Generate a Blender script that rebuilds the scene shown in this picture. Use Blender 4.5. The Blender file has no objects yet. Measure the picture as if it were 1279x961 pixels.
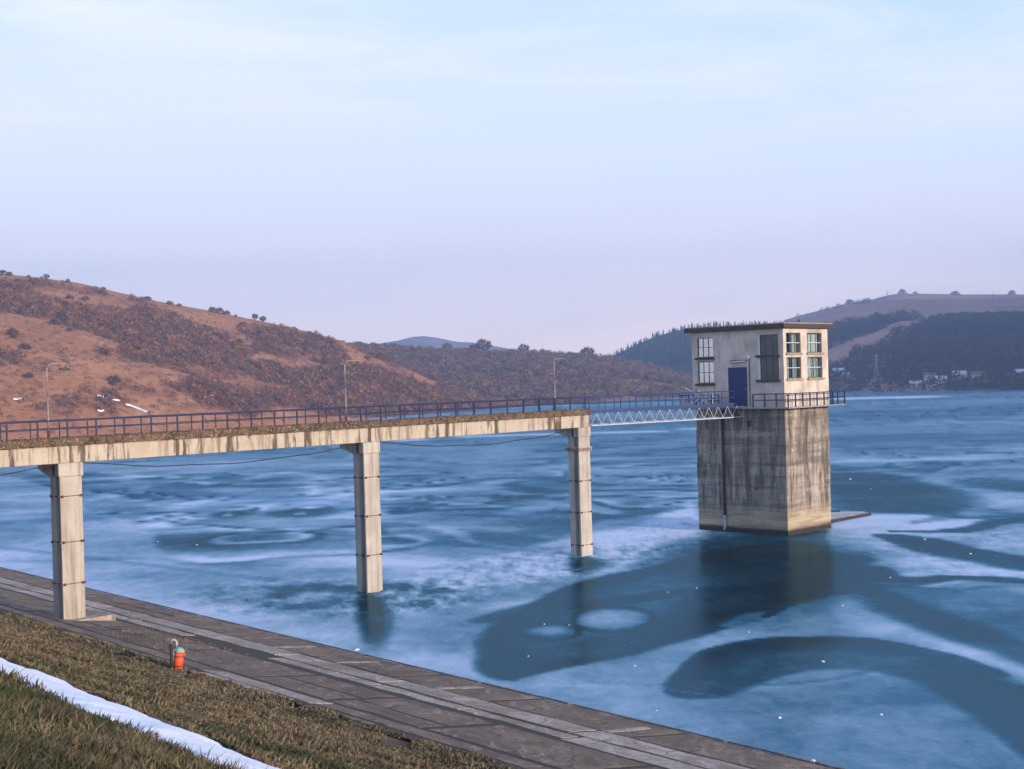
import bpy, math, random
import numpy as np
from mathutils import Matrix, Vector

scene = bpy.context.scene
rng = np.random.default_rng(7)
random.seed(7)
D2R = math.radians

# ------------------------------------------------------------------ camera
FOC, PITCH, ROLL = 1662.9, -0.0044, 0.0283          # focal length in photo pixels (1279 wide), radians
_c, _s = math.cos(ROLL), math.sin(ROLL)
_fw = np.array([0, math.cos(PITCH), math.sin(PITCH)])
_rt = np.array([1.0, 0, 0]); _up = np.array([0, -math.sin(PITCH), math.cos(PITCH)])
CR = _rt * _c - _up * _s; CU = _up * _c + _rt * _s; CF = _fw
cam = bpy.data.cameras.new('camera'); cam_o = bpy.data.objects.new('camera', cam)
scene.collection.objects.link(cam_o)
cam.sensor_width = 36.0; cam.lens = 36.0 * FOC / 1279.0
cam.clip_start = 0.5; cam.clip_end = 40000
cam_o.matrix_world = Matrix(((CR[0], CU[0], -CF[0], 0), (CR[1], CU[1], -CF[1], 0), (CR[2], CU[2], -CF[2], 0), (0, 0, 0, 1)))
scene.camera = cam_o

# ------------------------------------------------------------------ light, sky, exposure
SUN_EL = D2R(9.0)
SUN_H = np.array([0.76, -0.65]); SUN_H /= np.linalg.norm(SUN_H)
SUN = Vector((SUN_H[0] * math.cos(SUN_EL), SUN_H[1] * math.cos(SUN_EL), math.sin(SUN_EL)))
sl = bpy.data.lights.new('sun', 'SUN'); sl.energy = 5.0; sl.angle = D2R(0.9); sl.color = (1.0, 0.80, 0.62)
so = bpy.data.objects.new('sun', sl); scene.collection.objects.link(so)
so.rotation_euler = (-SUN).to_track_quat('-Z', 'Y').to_euler()
scene.view_settings.view_transform = 'Standard'; scene.view_settings.look = 'None'
scene.view_settings.exposure = 0.44; scene.view_settings.gamma = 1.0
scene.render.engine = 'CYCLES'
scene.cycles.use_denoising = True
scene.cycles.max_bounces = 6; scene.cycles.volume_bounces = 0
scene.cycles.sample_clamp_indirect = 6

wd_ = bpy.data.worlds.new('World'); scene.world = wd_; wd_.use_nodes = True
nt = wd_.node_tree; nt.nodes.clear()
def wn(t, **k):
    n = nt.nodes.new(t)
    for a, b in k.items(): setattr(n, a, b)
    return n
sky = wn('ShaderNodeTexSky'); sky.sky_type = 'NISHITA'; sky.sun_disc = False
sky.sun_elevation = SUN_EL; sky.sun_rotation = math.atan2(SUN_H[0], SUN_H[1])
sky.air_density = 1.0; sky.dust_density = 0.6; sky.ozone_density = 2.5; sky.altitude = 400
tc = wn('ShaderNodeTexCoord')
mp = wn('ShaderNodeMapping'); mp.inputs['Scale'].default_value = (1.8, 2.4, 11.0); mp.inputs['Rotation'].default_value = (0.0, -0.42, 0.3)
nz = wn('ShaderNodeTexNoise'); nz.inputs['Scale'].default_value = 2.3; nz.inputs['Detail'].default_value = 9; nz.inputs['Roughness'].default_value = 0.62; nz.inputs['Distortion'].default_value = 0.6
cr = wn('ShaderNodeValToRGB'); cr.color_ramp.elements[0].position = 0.42; cr.color_ramp.elements[1].position = 0.78
nz2 = wn('ShaderNodeTexNoise'); nz2.inputs['Scale'].default_value = 1.1; nz2.inputs['Detail'].default_value = 3
cr2 = wn('ShaderNodeValToRGB'); cr2.color_ramp.elements[0].position = 0.35; cr2.color_ramp.elements[1].position = 0.7
cr2.color_ramp.elements[0].color = (.12, .12, .12, 1)
sx = wn('ShaderNodeSeparateXYZ')
ramp = wn('ShaderNodeValToRGB')          # thin high veil over the whole sky: pale rose low down, pale blue above
el = ramp.color_ramp.elements
el[0].position = 0.0; el[0].color = (19.0, 14.0, 12.0, 1)
el[1].position = 0.9; el[1].color = (1.9, 3.1, 6.0, 1)
for p, c in ((0.06, (15.5, 12.6, 12.0, 1)), (0.14, (9.3, 9.9, 11.2, 1)), (0.26, (5.6, 7.4, 10.7, 1)), (0.5, (3.0, 4.7, 8.6, 1))):
    e = el.new(p); e.color = c
mixa = wn('ShaderNodeMix', data_type='RGBA'); mixa.inputs[0].default_value = 0.9
mixb = wn('ShaderNodeMix', data_type='RGBA'); mixb.inputs['B'].default_value = (9.1, 9.1, 9.9, 1)
bg = wn('ShaderNodeBackground'); bg.inputs['Strength'].default_value = 0.105
ow = wn('ShaderNodeOutputWorld')
L = nt.links.new
L(tc.outputs['Generated'], mp.inputs['Vector']); L(mp.outputs[0], nz.inputs['Vector']); L(nz.outputs['Fac'], cr.inputs[0])
L(tc.outputs['Generated'], nz2.inputs['Vector']); L(nz2.outputs['Fac'], cr2.inputs[0])
dp = wn('ShaderNodeVectorMath', operation='DOT_PRODUCT'); dp.inputs[1].default_value = (-0.40, 0.87, 0.29)
L(tc.outputs['Generated'], dp.inputs[0])
crd = wn('ShaderNodeMapRange'); crd.inputs['From Min'].default_value = 0.80; crd.inputs['From Max'].default_value = 0.99; crd.inputs['To Min'].default_value = 0.0; crd.inputs['To Max'].default_value = 0.62
L(dp.outputs['Value'], crd.inputs['Value'])
mn = wn('ShaderNodeMath', operation='MULTIPLY'); L(cr.outputs[0], mn.inputs[0]); L(cr2.outputs[0], mn.inputs[1])
mm2 = wn('ShaderNodeMath', operation='MULTIPLY_ADD'); L(nz2.outputs['Fac'], mm2.inputs[0]); L(crd.outputs[0], mm2.inputs[1]); L(mn.outputs[0], mm2.inputs[2])
mm = wn('ShaderNodeMath', operation='MINIMUM'); L(mm2.outputs[0], mm.inputs[0]); mm.inputs[1].default_value = 0.9
L(tc.outputs['Generated'], sx.inputs[0]); L(sx.outputs['Z'], ramp.inputs[0])
L(sky.outputs[0], mixa.inputs['A']); L(ramp.outputs[0], mixa.inputs['B'])
L(mixa.outputs['Result'], mixb.inputs['A']); L(mm.outputs[0], mixb.inputs[0])
L(mixb.outputs['Result'], bg.inputs[0]); L(bg.outputs[0], ow.inputs[0])

# ------------------------------------------------------------------ numeric helpers
def unp(x, y, z):
    """world point on the level z seen at photo pixel x, y"""
    v = CF * FOC + CR * (x - 639.5) + CU * (480.5 - y)
    return v * (z / v[2])
def ray(x, y):
    return CF * FOC + CR * (x - 639.5) + CU * (480.5 - y)
def az_tan(x, y):
    v = ray(x, y); h = math.hypot(v[0], v[1])
    return math.atan2(v[0], v[1]), v[2] / h

_perm = rng.random((256, 256)).astype(np.float64)
def vnoise(x, y):
    xi = np.floor(x).astype(int); yi = np.floor(y).astype(int)
    fx = x - xi; fy = y - yi; fx = fx * fx * (3 - 2 * fx); fy = fy * fy * (3 - 2 * fy)
    a = _perm[xi & 255, yi & 255]; b = _perm[(xi + 1) & 255, yi & 255]
    c = _perm[xi & 255, (yi + 1) & 255]; d = _perm[(xi + 1) & 255, (yi + 1) & 255]
    return (a * (1 - fx) + b * fx) * (1 - fy) + (c * (1 - fx) + d * fx) * fy
def fbm(x, y, o=4, g=0.5):
    s = 0; a = 1; t = 0
    for k in range(o):
        s = s + a * vnoise(x * 2 ** k + 17.3 * k, y * 2 ** k + 9.1 * k); t += a; a *= g
    return s / t
def sstep(a, b, x):
    t = np.clip((x - a) / (b - a), 0, 1); return t * t * (3 - 2 * t)

# ------------------------------------------------------------------ materials
class NT:
    def __init__(s, name):
        s.m = bpy.data.materials.new(name); s.m.use_nodes = True; s.t = s.m.node_tree
        s.t.nodes.clear(); s.out = s.n('ShaderNodeOutputMaterial')
        s.b = s.n('ShaderNodeBsdfPrincipled'); s.l(s.b.outputs[0], s.out.inputs['Surface'])
    def n(s, t, **k):
        n = s.t.nodes.new(t)
        for a, b in k.items(): setattr(n, a, b)
        return n
    def l(s, a, b): s.t.links.new(a, b)
    def set(s, sock, v):
        if hasattr(v, 'links') or isinstance(v, bpy.types.NodeSocket): s.l(v, sock)
        else:
            if isinstance(v, (tuple, list)) and len(v) == 3 and sock.type == 'RGBA': v = (*v, 1)
            sock.default_value = v
    def coord(s, scale=(1, 1, 1), rot=(0, 0, 0), kind='Object'):
        c = s.n('ShaderNodeTexCoord'); m = s.n('ShaderNodeMapping')
        m.inputs['Scale'].default_value = scale; m.inputs['Rotation'].default_value = rot
        s.l(c.outputs[kind], m.inputs[0]); return m.outputs[0]
    def wpos(s, scale=(1, 1, 1), rot=(0, 0, 0)):
        c = s.n('ShaderNodeNewGeometry'); m = s.n('ShaderNodeMapping')
        m.inputs['Scale'].default_value = scale; m.inputs['Rotation'].default_value = rot
        s.l(c.outputs['Position'], m.inputs[0]); return m.outputs[0]
    def noise(s, vec, scale, detail=4, rough=0.55, dist=0.0):
        n = s.n('ShaderNodeTexNoise'); s.l(vec, n.inputs['Vector']); n.inputs['Scale'].default_value = scale
        n.inputs['Detail'].default_value = detail; n.inputs['Roughness'].default_value = rough; n.inputs['Distortion'].default_value = dist
        return n.outputs['Fac']
    def ramp(s, fac, *stops):
        r = s.n('ShaderNodeValToRGB'); e = r.color_ramp.elements
        for i, (p, c) in enumerate(stops):
            c = (c, c, c) if not isinstance(c, tuple) else c
            q = e[i] if i < 2 else e.new(p)
            q.position = p; q.color = (*c, 1)
        s.set(r.inputs[0], fac); return r.outputs[0]
    def mix(s, fac, a, b, mode='MIX'):
        m = s.n('ShaderNodeMix', data_type='RGBA', blend_type=mode)
        s.set(m.inputs[0], fac); s.set(m.inputs['A'], a); s.set(m.inputs['B'], b); return m.outputs['Result']
    def math(s, op, a, b=0.0, clamp=False):
        m = s.n('ShaderNodeMath', operation=op); m.use_clamp = clamp
        s.set(m.inputs[0], a); s.set(m.inputs[1], b); return m.outputs[0]
    def bump(s, h, strength=0.5, dist=0.05):
        b = s.n('ShaderNodeBump'); b.inputs['Strength'].default_value = strength; b.inputs['Distance'].default_value = dist
        s.l(h, b.inputs['Height']); s.l(b.outputs[0], s.b.inputs['Normal'])
    def attr(s, name):
        a = s.n('ShaderNodeAttribute'); a.attribute_name = name; return a
    def col(s, c): s.set(s.b.inputs['Base Color'], c)
    def rough(s, v): s.set(s.b.inputs['Roughness'], v)

def simple(name, c, rough=0.6, metal=0.0, var=0.25, scale=6.0):
    m = NT(name); n = m.noise(m.coord(), scale, 5, 0.6)
    m.col(m.mix(m.ramp(n, (0.35, 0.0), (0.7, 1.0)), tuple(x * (1 - var) for x in c), tuple(min(1, x * (1 + var)) for x in c)))
    m.rough(rough); m.b.inputs['Metallic'].default_value = metal
    m.bump(n, 0.2, 0.01); return m.m

def concrete(name, c, dark, streak=0.6, lines=None, top=None):
    m = NT(name)
    n1 = m.noise(m.wpos((1, 1, 1)), 0.55, 5, 0.6); n2 = m.noise(m.wpos((2.2, 2.2, 0.13)), 1.6, 6, 0.65, 0.2); n3 = m.noise(m.wpos(), 14, 5, 0.7)
    f = m.ramp(n2, (0.47, 0.0), (0.68, streak))
    a = m.mix(m.ramp(n1, (0.35, 0.0), (0.72, 0.45)), c, dark)
    a = m.mix(f, a, dark)
    a = m.mix(m.ramp(n3, (0.3, 0.35), (0.62, 0.0)), a, tuple(x * 0.45 for x in c))
    m.col(a); m.rough(0.92); m.bump(n3, 0.5, 0.02); return m.m

M = {}
M['pier'] = concrete('pier_concrete', (0.50, 0.455, 0.39), (0.17, 0.13, 0.095), 0.75)
M['beam'] = NT('beam_concrete')
if 1:
    m = M['beam']
    n1 = m.noise(m.wpos((1, 1, 1)), 0.8, 5, 0.6); n2 = m.noise(m.wpos((1.0, 1.0, 0.10)), 2.4, 6, 0.7, 0.3); n3 = m.noise(m.wpos(), 16, 5, 0.7)
    n4 = m.noise(m.wpos((1.0, 1.0, 0.25)), 0.55, 3, 0.6)
    a = m.mix(m.ramp(n1, (0.4, 0.0), (0.7, 0.6)), (0.52, 0.46, 0.37), (0.36, 0.28, 0.20))
    sf = m.math('MULTIPLY', m.ramp(n2, (0.495, 0.0), (0.57, 0.95)), m.ramp(n4, (0.38, 0.35), (0.55, 1.0)))
    a = m.mix(sf, a, (0.055, 0.035, 0.022))
    a = m.mix(m.ramp(n3, (0.32, 0.5), (0.6, 0.0)), a, (0.2, 0.14, 0.09))
    m.col(a); m.rough(0.93); m.bump(n3, 0.5, 0.03); M['beam'] = m.m
m = NT('mossy_slab_edge')
n1 = m.noise(m.wpos(), 2.6, 6, 0.75); n2 = m.noise(m.wpos(), 9, 5, 0.7); n3 = m.noise(m.wpos((1, 1, .3)), 1.1, 4, 0.7)
a = m.mix(m.ramp(n1, (0.42, 0.0), (0.6, 1.0)), (0.14, 0.085, 0.05), (0.035, 0.024, 0.017))
a = m.mix(m.ramp(n2, (0.56, 0.0), (0.66, 0.9)), a, (0.42, 0.34, 0.24))
a = m.mix(m.ramp(n3, (0.55, 0.0), (0.65, 0.5)), a, (0.09, 0.10, 0.03))
m.col(a); m.rough(0.97); m.bump(n2, 0.9, 0.06); M['slab'] = m.m

# tower shaft: local z = height above the ice
m = NT('shaft_concrete')
o = m.coord(); sp = m.n('ShaderNodeSeparateXYZ'); m.l(o, sp.inputs[0]); Z = sp.outputs['Z']
nb = m.noise(m.coord((1, 1, 1)), 0.5, 6, 0.65); nv = m.noise(m.coord((1.0, 1.0, 0.09)), 1.5, 8, 0.75, 0.9); nf = m.noise(m.coord(), 9, 6, 0.7)
nh = m.noise(m.coord((0.10, 0.10, 1.25)), 1.2, 7, 0.62, 0.12)
sc_ = m.noise(m.coord((1, 1, 0.4)), 2.4, 6, 0.75)
a = m.mix(m.ramp(nb, (0.35, 0.0), (0.68, 1.0)), (0.39, 0.33, 0.26), (0.125, 0.10, 0.075))
a = m.mix(m.ramp(nv, (0.47, 0.0), (0.60, 0.9)), a, (0.05, 0.038, 0.028))
a = m.mix(m.ramp(nv, (0.36, 0.8), (0.46, 0.0)), a, (0.47, 0.42, 0.35))
a = m.mix(m.ramp(nh, (0.50, 0.0), (0.64, 0.7)), a, (0.10, 0.085, 0.07))
a = m.mix(m.ramp(nh, (0.34, 0.55), (0.44, 0.0)), a, (0.40, 0.36, 0.30))
a = m.mix(m.ramp(sc_, (0.63, 0.0), (0.69, 0.75)), a, (0.55, 0.51, 0.44))
zz = m.math('ADD', Z, m.math('MULTIPLY', m.math('SUBTRACT', nf, 0.5), 0.5))
zz = m.math('DIVIDE', zz, 12.0)
bandf = m.ramp(zz, (0.0, 1.0), (0.20, 0.0), (0.10, 1.0), (0.16, 0.45))
band = m.mix(m.ramp(nh, (0.42, 0.0), (0.58, 1.0)), (0.46, 0.37, 0.25), (0.24, 0.18, 0.115))
a = m.mix(bandf, a, band)
a = m.mix(m.ramp(zz, (0.028, 1.0), (0.05, 0.0)), a, (0.03, 0.018, 0.01))
# regular lift joints every 0.93 m
fr = m.math('FRACT', m.math('DIVIDE', Z, 0.93)); lj = m.ramp(fr, (0.0, 1.0), (0.05, 0.0))
a = m.mix(m.math('MULTIPLY', m.math('MULTIPLY', lj, 0.75), m.ramp(nb, (0.3, 0.1), (0.5, 1.0))), a, (0.05, 0.04, 0.03))
a = m.mix(m.ramp(nf, (0.3, 0.5), (0.5, 0.0)), a, (0.05, 0.04, 0.03))
m.col(a); m.rough(0.92); m.bump(nf, 0.6, 0.04); M['shaft'] = m.m

m = NT('stained_render')                                  # plastered walls of the house on the tower
n1 = m.noise(m.coord(), 0.45, 4, 0.6); n2 = m.noise(m.coord((1, 1, 0.25)), 1.3, 6, 0.7); n3 = m.noise(m.coord(), 12, 5, 0.7)
a = m.mix(m.ramp(n1, (0.42, 0.0), (0.6, 1.0)), (0.58, 0.51, 0.43), (0.44, 0.365, 0.30))
a = m.mix(m.ramp(n2, (0.50, 0.0), (0.66, 0.65)), a, (0.24, 0.18, 0.135))
a = m.mix(m.ramp(n3, (0.3, 0.35), (0.55, 0.0)), a, (0.26, 0.2, 0.15))
m.col(a); m.rough(0.9); m.bump(n3, 0.35, 0.015); M['render'] = m.m
M['patch'] = simple('render_patch', (0.36, 0.295, 0.235), 0.92, 0, 0.3, 3)
M['roof'] = concrete('roof_felt_edge', (0.065, 0.048, 0.038), (0.035, 0.028, 0.024), 0.7)
M['sill'] = simple('sill_concrete', (0.30, 0.23, 0.17), 0.9, 0, 0.4, 5)
M['sill_dark'] = simple('sill_dark_tone', (0.05, 0.045, 0.04), 0.9, 0, 0.4, 5)  # darker tone for the sills of the door wall
M['frame'] = simple('window_frame_paint', (0.055, 0.085, 0.09), 0.6, 0, 0.4)
M['frame_white'] = simple('window_frame_white', (0.62, 0.62, 0.60), 0.6, 0, 0.2)
M['blue_door'] = simple('blue_door_paint', (0.005, 0.015, 0.105), 0.5, 0, 0.15, 1.5)
M['blue'] = simple('blue_rail_paint', (0.006, 0.030, 0.13), 0.5, 0.0, 0.35, 8)
M['navy'] = simple('dark_rail_paint', (0.006, 0.012, 0.06), 0.6, 0.0, 0.4, 8)
M['white_steel'] = simple('white_steel_paint', (0.42, 0.46, 0.54), 0.5, 0.0, 0.2, 5)
M['steel_grey'] = simple('grey_steel', (0.28, 0.29, 0.30), 0.55, 0.2, 0.3, 5)
M['black'] = simple('black_rubber', (0.012, 0.012, 0.014), 0.7, 0, 0.3)
M['rust'] = simple('rusty_steel', (0.10, 0.05, 0.03), 0.85, 0.1, 0.5, 9)
M['rust_pipe'] = simple('stained_pipe', (0.045, 0.025, 0.017), 0.85, 0.0, 0.5, 5)
M['red'] = simple('red_paint', (0.80, 0.075, 0.012), 0.6, 0, 0.35, 9)
M['green'] = simple('faded_green_paint', (0.22, 0.45, 0.33), 0.6, 0, 0.25, 9)
M['lamp'] = simple('lamp_grey', (0.24, 0.21, 0.20), 0.6, 0.2, 0.3)
M['lamp_dark'] = simple('lamp_dark', (0.05, 0.04, 0.04), 0.6, 0.2, 0.3)
M['interior'] = simple('interior_plaster', (0.20, 0.19, 0.17), 0.9, 0, 0.2)
M['planks'] = simple('frosted_planks', (0.36, 0.37, 0.40), 0.85, 0, 0.35, 3)
M['curtain'] = simple('old_curtain', (0.66, 0.67, 0.68), 0.95, 0, 0.2)
def glass_mat(name, tint, add, fk, key):
    m = NT(name); m.t.nodes.remove(m.b)
    tr = m.n('ShaderNodeBsdfTransparent'); tr.inputs[0].default_value = tint
    gl = m.n('ShaderNodeBsdfGlossy'); gl.inputs['Roughness'].default_value = 0.04; gl.inputs[0].default_value = (0.8, 0.9, 0.95, 1)
    fz = m.n('ShaderNodeFresnel'); fz.inputs[0].default_value = 1.9
    mxs = m.n('ShaderNodeMixShader'); m.l(m.math('ADD', m.math('MULTIPLY', fz.outputs[0], fk), add, True), mxs.inputs[0]); m.l(tr.outputs[0], mxs.inputs[1]); m.l(gl.outputs[0], mxs.inputs[2])
    m.l(mxs.outputs[0], m.out.inputs['Surface']); M[key] = m.m
glass_mat('window_glass', (0.34, 0.44, 0.50, 1), .05, .45, 'glass')
glass_mat('window_glass_clear', (0.72, 0.80, 0.80, 1), .05, .5, 'glass_near')
M['glass_dark'] = simple('dark_pane_glass', (0.05, 0.065, 0.06), 0.18, 0, 0.4, 1.2)  # opaque panes; the dim room and weak reflection are put into the colour
m = NT('snow'); n = m.noise(m.wpos(), 3, 5, 0.6); m.col(m.mix(m.ramp(m.noise(m.wpos(), 7, 7, 0.75), (0.52, 0.0), (0.70, 0.6)), m.mix(n, (0.74, 0.78, 0.88), (0.86, 0.88, 0.93)), (0.45, 0.42, 0.38))); m.rough(0.7); m.bump(m.noise(m.wpos(), 5, 6, 0.6), 0.35, 0.06)
M['snow'] = m.m

# ice: frost attribute decides clear dark ice .. milky frosted ice
m = NT('lake_ice')
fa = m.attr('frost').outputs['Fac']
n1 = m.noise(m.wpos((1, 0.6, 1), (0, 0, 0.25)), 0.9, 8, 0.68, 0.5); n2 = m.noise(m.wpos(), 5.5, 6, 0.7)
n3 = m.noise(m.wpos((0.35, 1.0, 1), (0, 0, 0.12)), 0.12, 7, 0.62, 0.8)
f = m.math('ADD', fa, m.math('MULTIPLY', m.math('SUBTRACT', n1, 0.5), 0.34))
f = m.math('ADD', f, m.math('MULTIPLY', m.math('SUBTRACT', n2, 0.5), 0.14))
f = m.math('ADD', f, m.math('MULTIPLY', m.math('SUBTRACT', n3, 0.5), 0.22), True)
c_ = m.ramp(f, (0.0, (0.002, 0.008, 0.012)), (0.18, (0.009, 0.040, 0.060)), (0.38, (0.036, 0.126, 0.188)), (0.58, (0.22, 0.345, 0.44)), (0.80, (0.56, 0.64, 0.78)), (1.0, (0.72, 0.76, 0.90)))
m.t.nodes.remove(m.b)
df = m.n('ShaderNodeBsdfDiffuse'); m.l(c_, df.inputs['Color'])
gs = m.n('ShaderNodeBsdfGlossy'); m.set(gs.inputs['Roughness'], m.ramp(f, (0.0, 0.22), (0.5, 0.30), (1.0, 0.45))); gs.inputs['Color'].default_value = (0.38, 0.64, 0.80, 1)
bp = m.n('ShaderNodeBump'); bp.inputs['Strength'].default_value = 0.15; bp.inputs['Distance'].default_value = 0.05
m.l(m.math('ADD', m.math('MULTIPLY', n2, 0.4), n1), bp.inputs['Height']); m.l(bp.outputs[0], gs.inputs['Normal']); m.l(bp.outputs[0], df.inputs['Normal'])
fz = m.n('ShaderNodeFresnel'); fz.inputs[0].default_value = 1.31; m.l(bp.outputs[0], fz.inputs['Normal'])
k_ = m.math('MULTIPLY', fz.outputs[0], m.ramp(f, (0.0, 0.19), (0.45, 0.14), (0.9, 0.06)))
mxs = m.n('ShaderNodeMixShader'); m.l(k_, mxs.inputs[0]); m.l(df.outputs[0], mxs.inputs[1]); m.l(gs.outputs[0], mxs.inputs[2]); m.l(mxs.outputs[0], m.out.inputs['Surface'])
M['ice'] = m.m

def worn(name, c0, c1, pale, dk, key):
    m = NT(name)
    n1 = m.noise(m.wpos(), 0.42, 8, 0.72, 0.6); n2 = m.noise(m.wpos((1, 0.35, 1), (0, 0, 0.85)), 1.6, 8, 0.75, 0.4); n3 = m.noise(m.wpos(), 9, 7, 0.75)
    v = m.n('ShaderNodeTexVoronoi', feature='DISTANCE_TO_EDGE'); vv = m.n('ShaderNodeVectorMath', operation='ADD'); wn_ = m.n('ShaderNodeTexNoise'); wn_.inputs['Scale'].default_value = 1.3; wn_.inputs['Detail'].default_value = 6
    w_ = m.wpos(); m.l(w_, wn_.inputs['Vector']); m.l(w_, vv.inputs[0]); m.l(wn_.outputs['Color'], vv.inputs[1]); m.l(vv.outputs[0], v.inputs['Vector']); v.inputs['Scale'].default_value = 0.36
    oi = m.n('ShaderNodeObjectInfo')
    a = m.mix(m.ramp(n1, (0.38, 0.0), (0.62, 1.0)), c0, c1)
    a = m.mix(m.ramp(oi.outputs['Random'], (0.0, 0.45), (0.8, 0.0)), a, c1)
    a = m.mix(m.ramp(n2, (0.53, 0.0), (0.66, 0.8)), a, pale)
    a = m.mix(m.ramp(n3, (0.34, 0.75), (0.52, 0.0)), a, dk)
    a = m.mix(m.math('MULTIPLY', m.ramp(v.outputs['Distance'], (0.0, 0.9), (0.022, 0.0)), m.ramp(n1, (0.42, 1.0), (0.58, 0.0))), a, dk)
    m.col(a); m.rough(0.95); m.bump(n3, 0.8, 0.03); M[key] = m.m
worn('apron_concrete', (0.235, 0.168, 0.118), (0.105, 0.07, 0.048), (0.37, 0.295, 0.225), (0.022, 0.014, 0.010), 'apron')
worn('walkway_concrete', (0.50, 0.42, 0.35), (0.24, 0.18, 0.135), (0.55, 0.50, 0.46), (0.05, 0.035, 0.026), 'walk')
m = NT('damp_soil'); n1 = m.noise(m.wpos(), 1.5, 7, 0.7)
m.col(m.mix(n1, (0.012, 0.009, 0.008), (0.06, 0.042, 0.03))); m.rough(0.97); m.bump(n1, 0.8, 0.06); M['soil'] = m.m

m = NT('turf')                                             # dam slope under the grass blades
n1 = m.noise(m.wpos(), 0.35, 5, 0.6); n2 = m.noise(m.wpos(), 3.5, 7, 0.75); n3 = m.noise(m.wpos(), 22, 5, 0.8)
ga = m.attr('green').outputs['Fac']
a = m.mix(m.ramp(n2, (0.35, 0.0), (0.65, 1.0)), (0.075, 0.046, 0.018), (0.17, 0.115, 0.05))
g = m.mix(m.ramp(n2, (0.35, 0.0), (0.65, 1.0)), (0.018, 0.024, 0.009), (0.07, 0.075, 0.028))
a = m.mix(m.math('ADD', ga, m.math('MULTIPLY', m.math('SUBTRACT', n1, 0.5), 0.9), True), a, g)
a = m.mix(m.ramp(n3, (0.36, 0.7), (0.6, 0.0)), a, (0.02, 0.013, 0.007))
m.col(a); m.rough(0.95); m.bump(n2, 1.0, 0.12); M['turf'] = m.m
m = NT('grass_blades'); at = m.attr('tint')
m.col(at.outputs['Color']); m.rough(0.8); m.b.inputs['Specular IOR Level'].default_value = 0.2; M['blade'] = m.m
m = NT('twigs'); at = m.attr('tint'); n = m.noise(m.wpos(), 0.6, 3, 0.6)
m.col(m.mix(m.ramp(n, (0.3, 0.45), (0.7, 0.0)), at.outputs['Color'], (0.03, 0.02, 0.022))); m.rough(0.9); m.b.inputs['Specular IOR Level'].default_value = 0.1; M['twig'] = m.m

def hill_mat(name, g1, g2, d1, scale, thr=(0.45, 0.6)):
    m = NT(name)
    n1 = m.noise(m.wpos((1, 1, 2.5)), scale, 8, 0.66, 0.4); n2 = m.noise(m.wpos((1, 1, 2)), scale * 6, 7, 0.72); n3 = m.noise(m.wpos((1, 1, 3.5)), scale * 2.2, 6, 0.65, 0.5)
    n4 = m.noise(m.wpos(), scale * 40, 4, 0.7)
    da = m.attr('scrub').outputs['Fac']
    a = m.mix(m.ramp(n3, (0.4, 0.0), (0.62, 1.0)), g1, g2)
    f = m.math('ADD', da, m.math('MULTIPLY', m.math('SUBTRACT', n2, 0.5), 0.9))
    f = m.math('ADD', f, m.math('MULTIPLY', m.math('SUBTRACT', n1, 0.5), 0.7), True)
    a = m.mix(m.ramp(f, (thr[0], 0.0), (thr[1], 1.0)), a, d1)
    a = m.mix(m.ramp(n4, (0.35, 0.5), (0.6, 0.0)), a, tuple(x * 0.4 for x in g1))
    m.col(a); m.rough(0.96); m.b.inputs['Specular IOR Level'].default_value = 0.1
    m.bump(n2, 0.7, 1.2); return m.m
M['hillA'] = hill_mat('dry_grass_hillside', (0.40, 0.170, 0.074), (0.55, 0.26, 0.125), (0.24, 0.105, 0.062), 0.012, (.35, .8))
M['hillB'] = hill_mat('wooded_hillside', (0.28, 0.15, 0.10), (0.34, 0.20, 0.14), (0.085, 0.055, 0.05), 0.010)
M['hillC'] = hill_mat('far_hillside', (0.50, 0.26, 0.20), (0.34, 0.17, 0.14), (0.065, 0.052, 0.06), 0.0045, (.4, .75))  # pink field tones also carry the low sunlight of the upper slope
M['hillD'] = hill_mat('conifer_hillside', (0.05, 0.06, 0.06), (0.06, 0.07, 0.06), (0.02, 0.03, 0.032), 0.006)
M['ground'] = hill_mat('valley_ground', (0.12, 0.085, 0.055), (0.15, 0.10, 0.06), (0.06, 0.045, 0.035), 0.004)
M['house_wall'] = simple('house_wall_paint', (0.72, 0.70, 0.66), 0.8, 0, 0.1)
M['house_roof'] = simple('house_roof_tile', (0.20, 0.085, 0.055), 0.8, 0, 0.3)
M['house_roof_snow'] = simple('house_roof_pale', (0.55, 0.56, 0.62), 0.8, 0, 0.1)
M['pylon'] = simple('pylon_galvanised', (0.34, 0.34, 0.40), 0.6, 0.0, 0.1)
M['bark'] = simple('bark', (0.07, 0.05, 0.045), 0.95, 0, 0.4, 2)

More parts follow.
